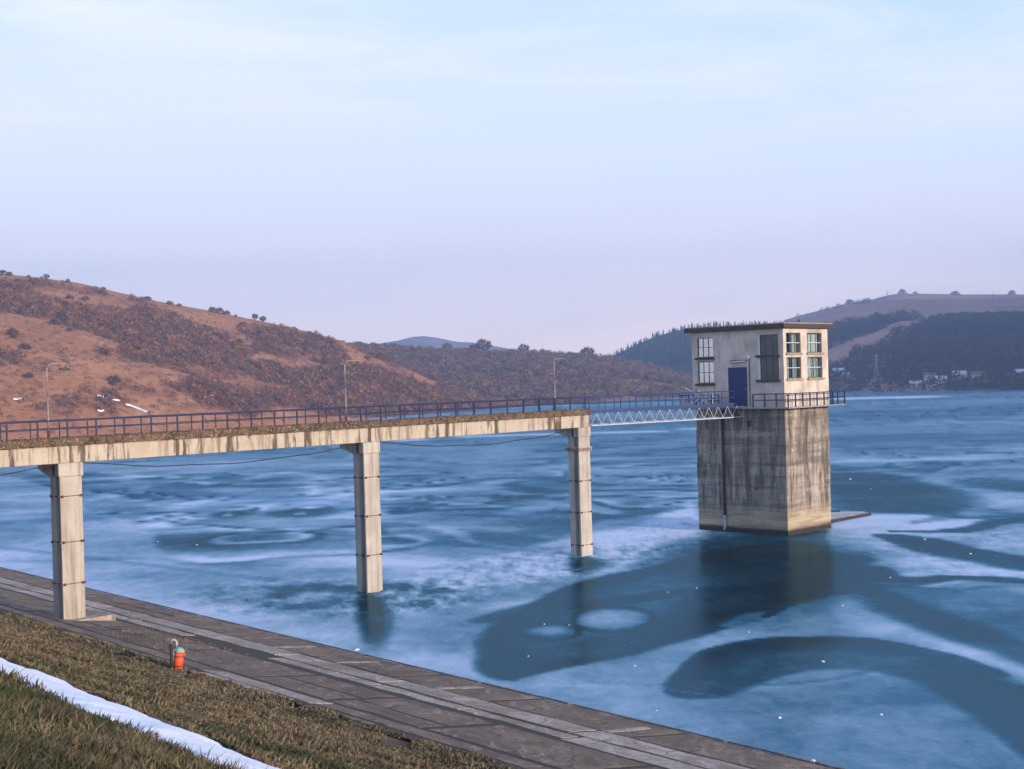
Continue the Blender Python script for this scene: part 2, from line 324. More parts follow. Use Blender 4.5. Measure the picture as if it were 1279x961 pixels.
# ------------------------------------------------------------------ mesh helpers
class MB:
    def __init__(s): s.v = []; s.f = []
    def quad8(s, p):          # 8 corners: 0-3 bottom ccw, 4-7 top ccw
        b = len(s.v); s.v += [tuple(map(float, q)) for q in p]
        for f in ((3, 2, 1, 0), (4, 5, 6, 7), (0, 1, 5, 4), (1, 2, 6, 5), (2, 3, 7, 6), (3, 0, 4, 7)): s.f.append([b + i for i in f])
        return s
    def box(s, fr, a0, a1, n0, n1, z0, z1):
        return s.quad8([fr(a0, n0, z0), fr(a1, n0, z0), fr(a1, n1, z0), fr(a0, n1, z0), fr(a0, n0, z1), fr(a1, n0, z1), fr(a1, n1, z1), fr(a0, n1, z1)])
    def prism(s, fr, poly, z0, z1):
        b = len(s.v); k = len(poly)
        for z in (z0, z1):
            for p in poly: s.v.append(tuple(map(float, fr(p[0], p[1], z))))
        s.f.append([b + i for i in reversed(range(k))]); s.f.append([b + k + i for i in range(k)])
        for i in range(k): j = (i + 1) % k; s.f.append([b + i, b + j, b + k + j, b + k + i])
        return s
    def tube(s, pts, r, seg=6, r2=None, cap=True):
        pts = [np.array(p, float) for p in pts]; K = len(pts); b = len(s.v); up0 = np.array([0.13, 0.07, 1.0])
        for i, p in enumerate(pts):
            t = pts[min(i + 1, K - 1)] - pts[max(i - 1, 0)]; t = t / (np.linalg.norm(t) + 1e-9)
            u = np.cross(t, up0 if abs(t[2]) < 0.95 else np.array([1.0, 0.1, 0])); u /= np.linalg.norm(u); w = np.cross(t, u)
            rr = r if r2 is None else r + (r2 - r) * i / (K - 1)
            for k in range(seg):
                a = 2 * math.pi * (k + 0.5) / seg
                s.v.append(tuple(p + (u * math.cos(a) + w * math.sin(a)) * rr))
        for i in range(K - 1):
            for k in range(seg):
                k2 = (k + 1) % seg
                s.f.append([b + i * seg + k, b + i * seg + k2, b + (i + 1) * seg + k2, b + (i + 1) * seg + k])
        if cap:
            s.f.append([b + k for k in reversed(range(seg))]); s.f.append([b + (K - 1) * seg + k for k in range(seg)])
        return s
    def lathe(s, c, prof, seg=12):
        b = len(s.v); K = len(prof)
        for r, z in prof:
            for k in range(seg):
                a = 2 * math.pi * k / seg; s.v.append((c[0] + r * math.cos(a), c[1] + r * math.sin(a), c[2] + z))
        for i in range(K - 1):
            for k in range(seg):
                k2 = (k + 1) % seg; s.f.append([b + i * seg + k, b + i * seg + k2, b + (i + 1) * seg + k2, b + (i + 1) * seg + k])
        s.f.append([b + k for k in reversed(range(seg))]); s.f.append([b + (K - 1) * seg + k for k in range(seg)])
        return s
    def mesh(s, name, mt, smooth=False, off=(0, 0, 0)):
        me = bpy.data.meshes.new(name)
        me.from_pydata([(x - off[0], y - off[1], z - off[2]) for x, y, z in s.v], [], s.f)
        me.materials.append(mt)
        if smooth: me.polygons.foreach_set('use_smooth', [True] * len(me.polygons))
        me.update(); return me
def bevel(o, w=0.02, seg=1):
    md = o.modifiers.new('bevel', 'BEVEL'); md.width = w; md.segments = seg; md.limit_method = 'ANGLE'; md.angle_limit = D2R(40)
    return o
def link(name, me, parent=None):
    o = bpy.data.objects.new(name, me); scene.collection.objects.link(o)
    if parent is not None: o.parent = parent
    return o
def props(o, label=None, cat=None, group=None, kind=None):
    for k, v in (('label', label), ('category', cat), ('group', group), ('kind', kind)):
        if v: o[k] = v
    return o
def thing(name, loc, label, cat, group=None, rz=0.0):
    o = bpy.data.objects.new(name, None); o.empty_display_size = 0.2; scene.collection.objects.link(o)
    o.location = loc; o.rotation_euler = (0, 0, rz); return props(o, label, cat, group)
def part(name, mb, mt, root, smooth=False, bev=0.0, local=False):
    """world-space builder -> child of root (root unrotated unless local)"""
    off = (0, 0, 0) if local else tuple(root.location)
    o = link(name, mb.mesh(name, M[mt] if isinstance(mt, str) else mt, smooth, off), root)
    if bev: bevel(o, bev)
    return o
def subpart(name, mb, mt, par, off, smooth=False):
    return link(name, mb.mesh(name, M[mt], smooth, off), par)
def npmesh(name, V, F, mt, tri=None, attrs=(), smooth=False):
    """V (n,3), F (m,k) numpy"""
    me = bpy.data.meshes.new(name); V = np.asarray(V, np.float32); F = np.asarray(F, np.int32); k = F.shape[1]
    me.vertices.add(len(V)); me.vertices.foreach_set('co', V.ravel())
    me.loops.add(F.size); me.loops.foreach_set('vertex_index', F.ravel())
    me.polygons.add(len(F)); me.polygons.foreach_set('loop_start', np.arange(0, F.size, k, dtype=np.int32)); me.polygons.foreach_set('loop_total', np.full(len(F), k, np.int32))
    if smooth: me.polygons.foreach_set('use_smooth', np.ones(len(F), bool))
    for nm, ty, data in attrs:
        a = me.attributes.new(nm, ty, 'POINT')
        if ty == 'FLOAT': a.data.foreach_set('value', np.asarray(data, np.float32).ravel())
        else: a.data.foreach_set('color', np.asarray(data, np.float32).ravel())
    me.materials.append(mt); me.update(calc_edges=True); me.validate(); return me
def gridfaces(R, C):
    i = np.arange(R - 1)[:, None] * C + np.arange(C - 1)[None]; i = i.ravel()
    return np.stack([i, i + 1, i + C + 1, i + C], 1)

# ================================================================== THE SETTING
H = 13.0                                   # eye above the ice
# water's edge line, t runs along it, s runs up the dam slope
W0 = np.array([-38.6, 99.3]); W1 = np.array([10.2, 43.4]); WD = (W1 - W0) / np.linalg.norm(W1 - W0)
WN = np.array([WD[1], -WD[0]])
PS = [-60, 0, 10, 14, 36.2, 46, 80]; PZ = [-24, -13, -11.5, -10.6, -1.7, -1.65, -14]
def gz(s): return np.interp(s, PS, PZ)
def TS(t, s, dz=0.0):
    p = W0 + WD * t + WN * s; return np.array([p[0], p[1], gz(s) + dz])
def ts_of(x, y):
    d = np.stack([x - W0[0], y - W0[1]], -1); return d @ WD, d @ WN

# ---- lake ice with frost pattern -------------------------------------------------
def wpx(x, y): return unp(x, y, -H)[:2]
def seg_dist(P, A, B):
    ab = B - A; t = np.clip(((P - A) @ ab) / (ab @ ab + 1e-9), 0, 1)
    q = P - (A + t[:, None] * ab); return np.hypot(q[:, 0], q[:, 1]), t
def poly_sdf(P, pts):
    d = np.full(len(P), 1e9); inside = np.zeros(len(P), bool); n = len(pts)
    for i in range(n):
        A, B = pts[i], pts[(i + 1) % n]; dd, _ = seg_dist(P, A, B); d = np.minimum(d, dd)
        c = ((A[1] > P[:, 1]) != (B[1] > P[:, 1])) & (P[:, 0] < (B[0] - A[0]) * (P[:, 1] - A[1]) / (B[1] - A[1] + 1e-12) + A[0])
        inside ^= c
    return np.where(inside, -d, d)
def smooth_px(pts, closed=False, k=5):
    p = np.array(pts, float); n = len(p); out = []
    rngi = range(n if closed else n - 1)
    for i in rngi:
        if closed: a, b, c, d = p[(i - 1) % n], p[i], p[(i + 1) % n], p[(i + 2) % n]
        else: a, b, c, d = p[max(i - 1, 0)], p[i], p[i + 1], p[min(i + 2, n - 1)]
        for j in range(k):
            t = j / k
            out.append(0.5 * ((2 * b) + (-a + c) * t + (2 * a - 5 * b + 4 * c - d) * t * t + (-a + 3 * b - 3 * c + d) * t ** 3))
    if not closed: out.append(p[-1])
    return out
def frost_field(X, Y):
    P = np.stack([X, Y], -1).reshape(-1, 2)
    D = np.hypot(P[:, 0], P[:, 1])
    wx = (fbm(P[:, 0] * .35 + 5, P[:, 1] * .35, 6, .6) - .5) * 3.0 + (fbm(P[:, 0] * .06, P[:, 1] * .06 + 9, 3) - .5) * 4
    wy = (fbm(P[:, 0] * .35 + 50, P[:, 1] * .35 + 31, 6, .6) - .5) * 3.0 + (fbm(P[:, 0] * .06 + 70, P[:, 1] * .06 + 9, 3) - .5) * 4
    k = np.clip(D / 90, 0.35, 3.0)
    Q = P + np.stack([wx, wy], -1) * (0.28 * k)[:, None]
    # broad, sideways-drawn swirls
    a = P[:, 0] * .022 + (fbm(P[:, 0] * .012, P[:, 1] * .012, 3) - .5) * 2.4
    b = P[:, 1] * .05 + (fbm(P[:, 0] * .015 + 40, P[:, 1] * .015, 3) - .5) * 3.0
    sw = fbm(a, b, 5, 0.55)
    f = 0.455 + (sw - .5) * 0.8 * (1 - .35 * sstep(110, 250, D))
    ridg = 1 - np.abs(fbm(a * 1.6 + 11, b * 1.3 + 3, 4) - .5) * 9
    f = f + 0.17 * np.clip(ridg, 0, 1) * (1 - .4 * sstep(110, 250, D))
    far = sstep(150, 420, D)
    streak = fbm(P[:, 0] * .004, P[:, 1] * .02 + 7, 5, .6)
    f = f * (1 - far) + far * (0.43 + (streak - .5) * 0.45)
    cn = fbm(P[:, 0] * .011 + 30 + (fbm(P[:, 0] * .03, P[:, 1] * .03, 3) - .5) * 1.2, P[:, 1] * .022 + 4 + (fbm(P[:, 0] * .03 + 8, P[:, 1] * .03, 3) - .5) * 1.6, 3, .45)
    for lv_, am in ((.36, .26), (.46, .34), (.55, .30), (.66, .26)):
        wd2 = .006 + .010 * vnoise(P[:, 0] * .02 + 5, P[:, 1] * .02)
        f = f - am * np.exp(-((cn - lv_) / wd2) ** 2) * (1 - sstep(90, 260, D) * .75) + am * .75 * np.exp(-((cn - lv_ - .022) / (wd2 * 1.6)) ** 2) * (1 - sstep(90, 260, D) * .75)
    def region(pts, val, soft, amt=1.0, closed_smooth=True, edge=None):
        nonlocal f
        px = smooth_px(pts, True, 4) if closed_smooth else pts
        soft = soft * .5; sd = poly_sdf(Q, [wpx(*p) for p in px]); w = amt * (1 - sstep(-soft, soft, sd))
        if edge is not None: val = edge[0] + (val - edge[0]) * sstep(0, edge[1], -sd) ** .8
        f = f * (1 - w) + val * w
    def line(pts, wpxv, val, amt=1.0, soft=0.6):
        nonlocal f
        pp = smooth_px(pts, False, 5); n = len(pp); best = np.full(len(Q), 1e9)
        wv = np.interp(np.linspace(0, 1, n), np.linspace(0, 1, len(wpxv)), wpxv)
        for i in range(n - 1):
            A, B = wpx(*pp[i]), wpx(*pp[i + 1]); dd, t = seg_dist(Q, A, B)
            dm = np.hypot(*((A + B) / 2)); ww = max(wv[i] * dm * dm / (FOC * H), 0.05)
            best = np.minimum(best, dd / ww)
        w = amt * (1 - sstep(1 - soft, 1 + soft, best)); f = f * (1 - w) + val * w
    def ell(x, y, rx, ry, val, amt=1.0, soft=0.25, ring=None):
        nonlocal f
        c = wpx(x, y); d = math.hypot(*c); u = c / d; v = np.array([u[1], -u[0]])
        RX = rx * d / FOC; RY = ry * d * d / (FOC * H)
        q = Q - c; r = np.hypot((q @ v) / RX, (q @ u) / RY)
        w = amt * (1 - sstep(1 - soft, 1 + soft, r)) if ring is None else amt * np.exp(-((r - 1) / ring) ** 2)
        f = f * (1 - w) + val * w
    # pale sheet at the far left, bounded by a crisp curved edge
    region([(-60, 598), (60, 606), (112, 636), (165, 655), (196, 672), (205, 700), (240, 722), (230, 770), (60, 740), (-80, 700)], 0.62, 1.2, 0.85)
    region([(150, 690), (300, 712), (470, 712), (560, 735), (520, 760), (400, 768), (250, 760), (160, 735)], 0.60, 3.0, 0.6)
    # frosted field between the piers and the tower
    region([(478, 728), (540, 708), (640, 690), (720, 668), (750, 650), (850, 628), (872, 634), (872, 680), (800, 700), (760, 712), (690, 722), (600, 738), (520, 742)], 0.68, 1.6, 0.85)
    region([(735, 668), (800, 655), (866, 632), (870, 662), (800, 690), (745, 690)], 0.86, 1.5, 0.8)
    region([(480, 745), (620, 738), (700, 745), (600, 760), (640, 800), (560, 800), (470, 780)], 0.46, 3, 0.7)
    line([(650, 640), (690, 632), (740, 636), (790, 645)], [2.5, 3, 2], 0.75, .7)
    line([(720, 640), (770, 646), (830, 636), (850, 634)], [1.5, 2.5, 1.5], 0.2, .7)
    line([(480, 650), (535, 655), (575, 668), (592, 678)], [1.2, 1.6, .8], 0.6, .8)
    ell(490, 677, 42, 7, 0.66, .9, ring=.25); ell(490, 677, 26, 4, 0.3, .7)
    for (x, y, rx, ry) in ((380, 641, 44, 5), (288, 642, 30, 4), (520, 637, 26, 3.4), (648, 621, 28, 3), (505, 640, 18, 2)):
        ell(x, y, rx, ry, 0.14, .8, .5); ell(x - 4, y + .5, rx * .22, ry * .4, 0.7, .8, .4)
    line([(352, 745), (380, 734), (430, 735), (500, 733), (560, 738)], [2, 4, 4, 2], 0.16, .8)
    line([(330, 752), (380, 757), (450, 748), (520, 742)], [1.5, 4, 3, 1], 0.22, .6)
    # shore band of frost
    tt, ss = ts_of(Q[:, 0], Q[:, 1]); shore = sstep(-5.5, -0.8, ss) * sstep(95, 60, tt) ; f = f * (1 - .7 * shore) + .80 * .7 * shore
    shore2 = sstep(-14, -3, ss) * sstep(30, 50, tt) * (1 - sstep(70, 84, tt)); f = f * (1 - .55 * shore2) + .62 * .55 * shore2
    # dark wet ice in front of and around the tower, its reflection painted in
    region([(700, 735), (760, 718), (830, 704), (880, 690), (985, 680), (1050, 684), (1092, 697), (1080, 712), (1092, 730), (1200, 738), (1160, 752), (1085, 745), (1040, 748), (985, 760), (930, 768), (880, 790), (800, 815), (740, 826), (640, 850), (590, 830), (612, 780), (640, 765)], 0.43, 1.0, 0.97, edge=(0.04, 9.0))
    region([(1108, 734), (1200, 736), (1330, 742), (1330, 800), (1240, 788), (1180, 770), (1125, 748)], 0.40, 1.6, .85)
    line([(600, 775), (660, 758), (720, 755), (790, 748), (850, 738)], [3, 4, 4, 3], 0.05, .7, .6); line([(640, 842), (700, 832), (780, 822), (850, 800), (900, 785)], [2, 3, 3, 2], 0.07, .8, .6)
    region([(650, 800), (730, 806), (800, 800), (780, 815), (700, 822)], 0.30, 2, .7)
    ell(765, 772, 42, 11.5, 0.58, .85, .5); ell(687, 788, 28, 6, 0.52, .85, .6); ell(850, 748, 30, 7, 0.34, .8, .5)
    ell(765, 772, 52, 15.5, 0.0, .8, ring=.1); ell(687, 788, 38, 9.5, 0.0, .8, ring=.12)
    ell(965, 780, 26, 5, 0.4, .5, .5)
    # frosted tongues to the right of the tower
    region([(1036, 598), (1150, 590), (1340, 590), (1340, 742), (1200, 728), (1100, 722), (1086, 712), (1098, 698), (1038, 684)], 0.55, 3.0, .8)
    region([(1042, 688), (1100, 672), (1150, 692), (1215, 705), (1320, 720), (1320, 730), (1200, 724), (1130, 724), (1100, 720), (1082, 710), (1098, 698)], 0.74, .8, .9)
    region([(1040, 650), (1090, 640), (1160, 645), (1140, 655), (1180, 664), (1110, 668), (1090, 672), (1040, 685)], 0.78, .8, .85)
    region([(1140, 658), (1200, 648), (1262, 646), (1270, 651), (1205, 661)], 0.78, .7, .9)
    region([(1150, 668), (1240, 664), (1330, 657), (1330, 700), (1225, 686)], 0.74, .8, .8)
    region([(1040, 594), (1078, 600), (1098, 622), (1100, 634), (1062, 634), (1040, 628)], 0.55, 1.0, .9)
    region([(1172, 616), (1230, 610), (1262, 618), (1300, 624), (1230, 628), (1175, 623)], 0.58, 1.2, .8)
    line([(1045, 593), (1085, 600), (1112, 618), (1130, 634)], [2.5, 5, 8, 7], 0.14, .9, .3)
    line([(1040, 634), (1085, 636), (1150, 637), (1200, 647), (1290, 643)], [1, 1.5, 2, 2, 2], 0.22, .7)
    line([(1105, 668), (1150, 676), (1200, 690), (1300, 708)], [1.5, 4, 5, 6], 0.13, .95, .4)
    line([(1120, 664), (1200, 663), (1250, 652), (1320, 648)], [1, 1.8, 2.4, 2.4], 0.15, .9, .4)
    line([(1225, 600), (1250, 603), (1300, 612)], [2, 4, 3], 0.15, .8)
    line([(1082, 712), (1100, 723), (1150, 725), (1200, 722), (1320, 729)], [4, 4, 3, 2.5, 3], 0.06, .95, .4)
    # big frosted lobe, with its dark bands
    region([(960, 772), (1000, 752), (1060, 742), (1098, 744), (1125, 765), (1180, 786), (1250, 810), (1340, 845), (1340, 880), (1250, 838), (1180, 815), (1100, 800), (1010, 795), (930, 800), (870, 818), (830, 850), (800, 862), (700, 850), (640, 850), (720, 832), (800, 815), (890, 790)], 0.56, .8, .9)
    region([(1040, 746), (1095, 746), (1130, 770), (1180, 790), (1250, 815), (1340, 850), (1340, 862), (1240, 828), (1160, 802), (1080, 792)], 0.70, 1.6, .7)
    line([(960, 770), (1000, 750), (1050, 741), (1090, 740), (1120, 757), (1180, 778), (1320, 828)], [1, 2, 2.5, 3.5, 6, 7, 9], 0.10, .9, .55)
    region([(830, 866), (870, 822), (930, 805), (1010, 799), (1100, 803), (1180, 822), (1250, 850), (1340, 885), (1340, 990), (1260, 930), (1190, 878), (1120, 845), (1040, 835), (960, 850), (900, 872)], 0.46, .6, .98, edge=(0.02, 7.5))
    region([(980, 842), (1040, 826), (1110, 838), (1170, 862), (1230, 905), (1290, 960), (1330, 1050), (900, 1010), (930, 930), (860, 890), (920, 865)], 0.40, 4.5, .7)
    region([(1000, 905), (1100, 900), (1200, 925), (1300, 1010), (1200, 1080), (950, 1000)], 0.52, 2.5, .8)
    line([(840, 866), (872, 824), (930, 803), (1010, 797), (1100, 801), (1180, 819), (1240, 842)], [1.6, 2.6, 2.6, 2.6, 3, 3], 0.03, .8, .4)
    line([(810, 858), (930, 876), (1050, 900), (1180, 930)], [.8, .8, .8], 0.44, .6)
    # dark reflections of the piers and the tower painted over the clear ice
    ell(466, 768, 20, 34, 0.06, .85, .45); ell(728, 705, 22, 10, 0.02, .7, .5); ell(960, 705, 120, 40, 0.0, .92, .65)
    # rough rime flecks where the sheet has been broken and refrozen
    qn = fbm(Q[:, 0] * 1.3, Q[:, 1] * .8 + 3, 5, .65)
    def zone(pts, amt, soft):
        nonlocal f
        z = 1 - sstep(-soft, soft, poly_sdf(Q, [wpx(*p) for p in pts])); f = f + z * amt * ((qn - .5) * 2.6)
    zone([(470, 735), (560, 705), (720, 680), (870, 640), (872, 690), (760, 715), (640, 735), (560, 760), (470, 770)], .30, 3)
    zone([(230, 740), (330, 722), (560, 728), (560, 760), (400, 775), (280, 765)], .25, 3)
    zone([(1042, 680), (1279, 660), (1279, 730), (1090, 722), (1040, 700)], .12, 2)
    # long streaks far out
    line([(480, 552), (620, 544), (760, 541), (868, 536)], [.6, .8, .8], 0.85, .8)
    line([(1060, 499), (1100, 497), (1140, 497)], [1.0, 1.2, .6], 0.95, .9)
    line([(110, 598), (180, 596), (250, 597)], [.6, .8], 0.8, .7)
    line([(615, 590), (625, 565), (640, 552)], [2, 1.5, 1], 0.55, .6)
    f = f + (fbm(P[:, 0] * .09 + wx * .12 + 3, P[:, 1] * .13 + wy * .12, 5, .58) - .5) * .42 * (1 - sstep(150, 300, D))
    return np.clip(f, 0, 1)
az_f = np.linspace(D2R(-23), D2R(23), 620)
az_all = np.concatenate([np.linspace(D2R(-88), D2R(-23.6), 50), az_f, np.linspace(D2R(23.6), D2R(102), 60)])
inv = np.linspace(1 / 30.0, 1 / 900.0, 300)
dist = np.concatenate([[4, 16], 1 / inv, [1000, 1200, 1500]])
AZ, DD = np.meshgrid(az_all, dist)
X = DD * np.sin(AZ); Y = DD * np.cos(AZ)
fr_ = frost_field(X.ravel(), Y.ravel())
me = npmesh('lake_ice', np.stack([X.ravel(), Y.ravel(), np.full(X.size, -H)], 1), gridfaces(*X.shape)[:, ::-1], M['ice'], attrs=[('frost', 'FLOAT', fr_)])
lake = props(link('lake_ice', me), kind='structure')

# ---- dam slope -----------------------------------------------------------------
tl = np.concatenate([np.linspace(-500, 0, 60), np.linspace(1.5, 140, 250), np.linspace(150, 520, 50)])
sl_ = np.concatenate([[-60, -20, -5], np.linspace(0, 11.2, 20), np.linspace(11.5, 38, 130), [40, 46, 60, 80]])
T, S = np.meshgrid(tl, sl_)
Px = W0[0] + WD[0] * T + WN[0] * S; Py = W0[1] + WD[1] * T + WN[1] * S
on = sstep(11.2, 12.5, S)
Zg = gz(S) - 0.16 * (1 - on) * (S > -5) + on * (fbm(Px * .9, Py * .9, 4) - .5) * 0.16
green = sstep(26.5, 29, S) * 0.9 + 0.3 * np.exp(-((S - 23.6) / 1.0) ** 2)
me = npmesh('dam_slope', np.stack([Px.ravel(), Py.ravel(), Zg.ravel()], 1), gridfaces(*T.shape), M['turf'], attrs=[('green', 'FLOAT', green.ravel())], smooth=True)
props(link('dam_slope', me), kind='structure')
def ground_z(x, y):
    t, s = ts_of(np.asarray(x, float), np.asarray(y, float))
    on = sstep(11.2, 12.5, s); return gz(s) + on * (fbm(np.asarray(x) * .9, np.asarray(y) * .9, 4) - .5) * 0.16
# soil bed under the slabs
tl2 = np.linspace(-60, 130, 120); sl2 = np.array([-1.6, 0, 3, 6, 10, 11.45])
T, S = np.meshgrid(tl2, sl2); Px = W0[0] + WD[0] * T + WN[0] * S; Py = W0[1] + WD[1] * T + WN[1] * S
me = npmesh('concrete_apron', np.stack([Px.ravel(), Py.ravel(), (gz(S) - 0.014).ravel()], 1), gridfaces(*T.shape), M['soil'])
apron = props(link('concrete_apron', me), kind='structure')
def slab(t0, t1, s0, s1, lift, th, mt, skew=0.0, rag=0.05):
    """slab with a broken outline, in (t, s) coordinates"""
    pts = []
    cs = [(t0 + skew * 0, s0), (t1, s0), (t1 + skew, s1), (t0 + skew, s1)]
    for i in range(4):
        a, b = cs[i], cs[(i + 1) % 4]; ln = math.hypot(b[0] - a[0], b[1] - a[1]); k = max(2, min(5, int(ln / 1.1)))
        for j in range(k):
            u = j / k; r = rag * (0.4 if j == 0 else 1)
            pts.append((a[0] + (b[0] - a[0]) * u + random.uniform(-r, r), a[1] + (b[1] - a[1]) * u + random.uniform(-r, r)))
    tilt = random.uniform(-.003, .003); tilt2 = random.uniform(-.0006, .0006); tc_, sc2 = (t0 + t1) / 2, (s0 + s1) / 2
    mb = MB(); k = len(pts)
    for top in (0, 1):
        for (t, s) in pts:
            ins = 0.985 if top else 1.0
            tt_, s2 = tc_ + (t - tc_) * ins, sc2 + (s - sc2) * ins
            mb.v.append(tuple(TS(tt_, s2, (lift + tilt * (s2 - sc2) + tilt2 * (tt_ - tc_)) if top else lift - th)))
    mb.f.append(list(range(2 * k - 1, k - 1, -1)))
    for i in range(k): j = (i + 1) % k; mb.f.append([j, i, k + i, k + j])
    return link('slab', mb.mesh('slab', M[mt]), apron)
for (s0, s1, mt, L0, split) in ((0.15, 3.1, 'apron', 6.2, 0.15), (6.25, 9.5, 'apron', 7.4, 0.45)):
    t = -30.0
    while t < 100:
        ln = L0 * random.uniform(0.7, 1.25); g = random.uniform(.18, .34); sk = random.uniform(-.5, .5)
        lf = random.uniform(-0.003, 0.006)
        if random.random() < split:
            sm = s0 + (s1 - s0) * random.uniform(.45, .65)
            slab(t, t + ln - g, s0, sm - .13, lf, .15, mt, 0, .12); slab(t + random.uniform(-.1, .1), t + ln - g, sm + .05, s1, lf + random.uniform(-.003, .003), .15, mt, 0, .12)
        else: slab(t, t + ln - g, s0, s1, lf, .15, mt, 0, .11)
        t += ln
t = -30.0
while t < 100:                              # the paler double strip
    ln = random.uniform(5, 9)
    slab(t, t + ln - .05, 3.3, 4.72, 0.01, .16, 'walk', 0, .12)
    if not (36 < t < 42): slab(t + .8, t + ln + .7, 4.9 + random.uniform(0, .1), 5.95 + random.uniform(-.25, .1), 0.006, .16, 'walk', 0, .13)
    t += ln
t = -30.0
while t < 100:                              # upper strip against the grass
    ln = random.uniform(3.5, 8)
    slab(t, t + ln - .07, 9.78, 10.75 + random.uniform(-.1, .1), 0.006, .15, 'apron' if random.random() < .72 else 'walk', 0, .06)
    if random.random() < .55: slab(t + .5, t + ln * .9, 10.9, 11.5, 0.0, .13, 'walk' if random.random() < .4 else 'apron', 0, .09)
    t += ln
# low kerb at the ice edge
t = -30.0
while t < 100:
    ln = random.uniform(4, 9); o = slab(t, t + ln - .04, -0.45, 0.05, 0.03, .3, 'apron', 0, .05); o.name = 'edge_kerb'; t += ln
# transverse ribs poking from the lower row (pale)
for (t, w) in ((44.2, .35), (49.5, .3), (57.0, .35), (66.5, .35)):
    o = slab(t, t + w, .8, 3.2, 0.012, .12, 'walk', random.uniform(-.3, .3), .07); o.name = 'rib'
# rough rubble by the first pier
mb = MB()
for i in range(500):
    t, s = random.gauss(42, 2.6), random.uniform(5.9, 9.4); r = random.uniform(.015, .05)
    if not 37 < t < 49: continue
    c = TS(t, s, .03); q = []
    for z in (-r * .5, r * .5):
        for k in range(4):
            a = k * math.pi / 2 + .4 + random.uniform(-.3, .3); q.append(c + np.array([math.cos(a) * r, math.sin(a) * r, z + random.uniform(-.03, .03)]))
    mb.quad8(q)
props(link('rubble', mb.mesh('rubble', M['apron'])), 'crumbled concrete rubble on the slabs beside the first pier', 'rubble', kind='stuff')

# ---- snow strip -----------------------------------------------------------------
ts_ = np.linspace(40, 110, 561); rows = 9
up_e = 24.15 + np.interp(ts_, [40, 60, 82, 110], [-.2, 0, 1.3, 2.3]) * 0.9 + (fbm(ts_ * .5, ts_ * 0 + 3, 4) - .5) * .35 + (fbm(ts_ * 3.5, ts_ * 0 + 13, 3) - .5) * .22
lo_e = 26.55 + np.interp(ts_, [40, 60, 84, 110], [-.1, 0, .9, 2.0]) + (fbm(ts_ * .55 + 40, ts_ * 0 + 8, 4) - .5) * .5 + (fbm(ts_ * 3.1, ts_ * 0 + 23, 3) - .5) * .4
U = np.linspace(0, 1, rows)[:, None]; Sg = up_e[None] * (1 - U) + lo_e[None] * U; Tg = np.repeat(ts_[None], rows, 0)
Px = W0[0] + WD[0] * Tg + WN[0] * Sg; Py = W0[1] + WD[1] * Tg + WN[1] * Sg
th = np.sin(np.pi * np.clip(U, 0, 1)) ** .35 * .19 - .09
me = npmesh('snow_strip', np.stack([Px.ravel(), Py.ravel(), (ground_z(Px, Py) + th + (fbm(Px * 2, Py * 2, 3) - .5) * .05).ravel()], 1), gridfaces(*Px.shape), M['snow'], smooth=True)
props(link('snow_strip', me), 'long narrow strip of old snow lying along the grassy dam slope', 'snow', kind='stuff')

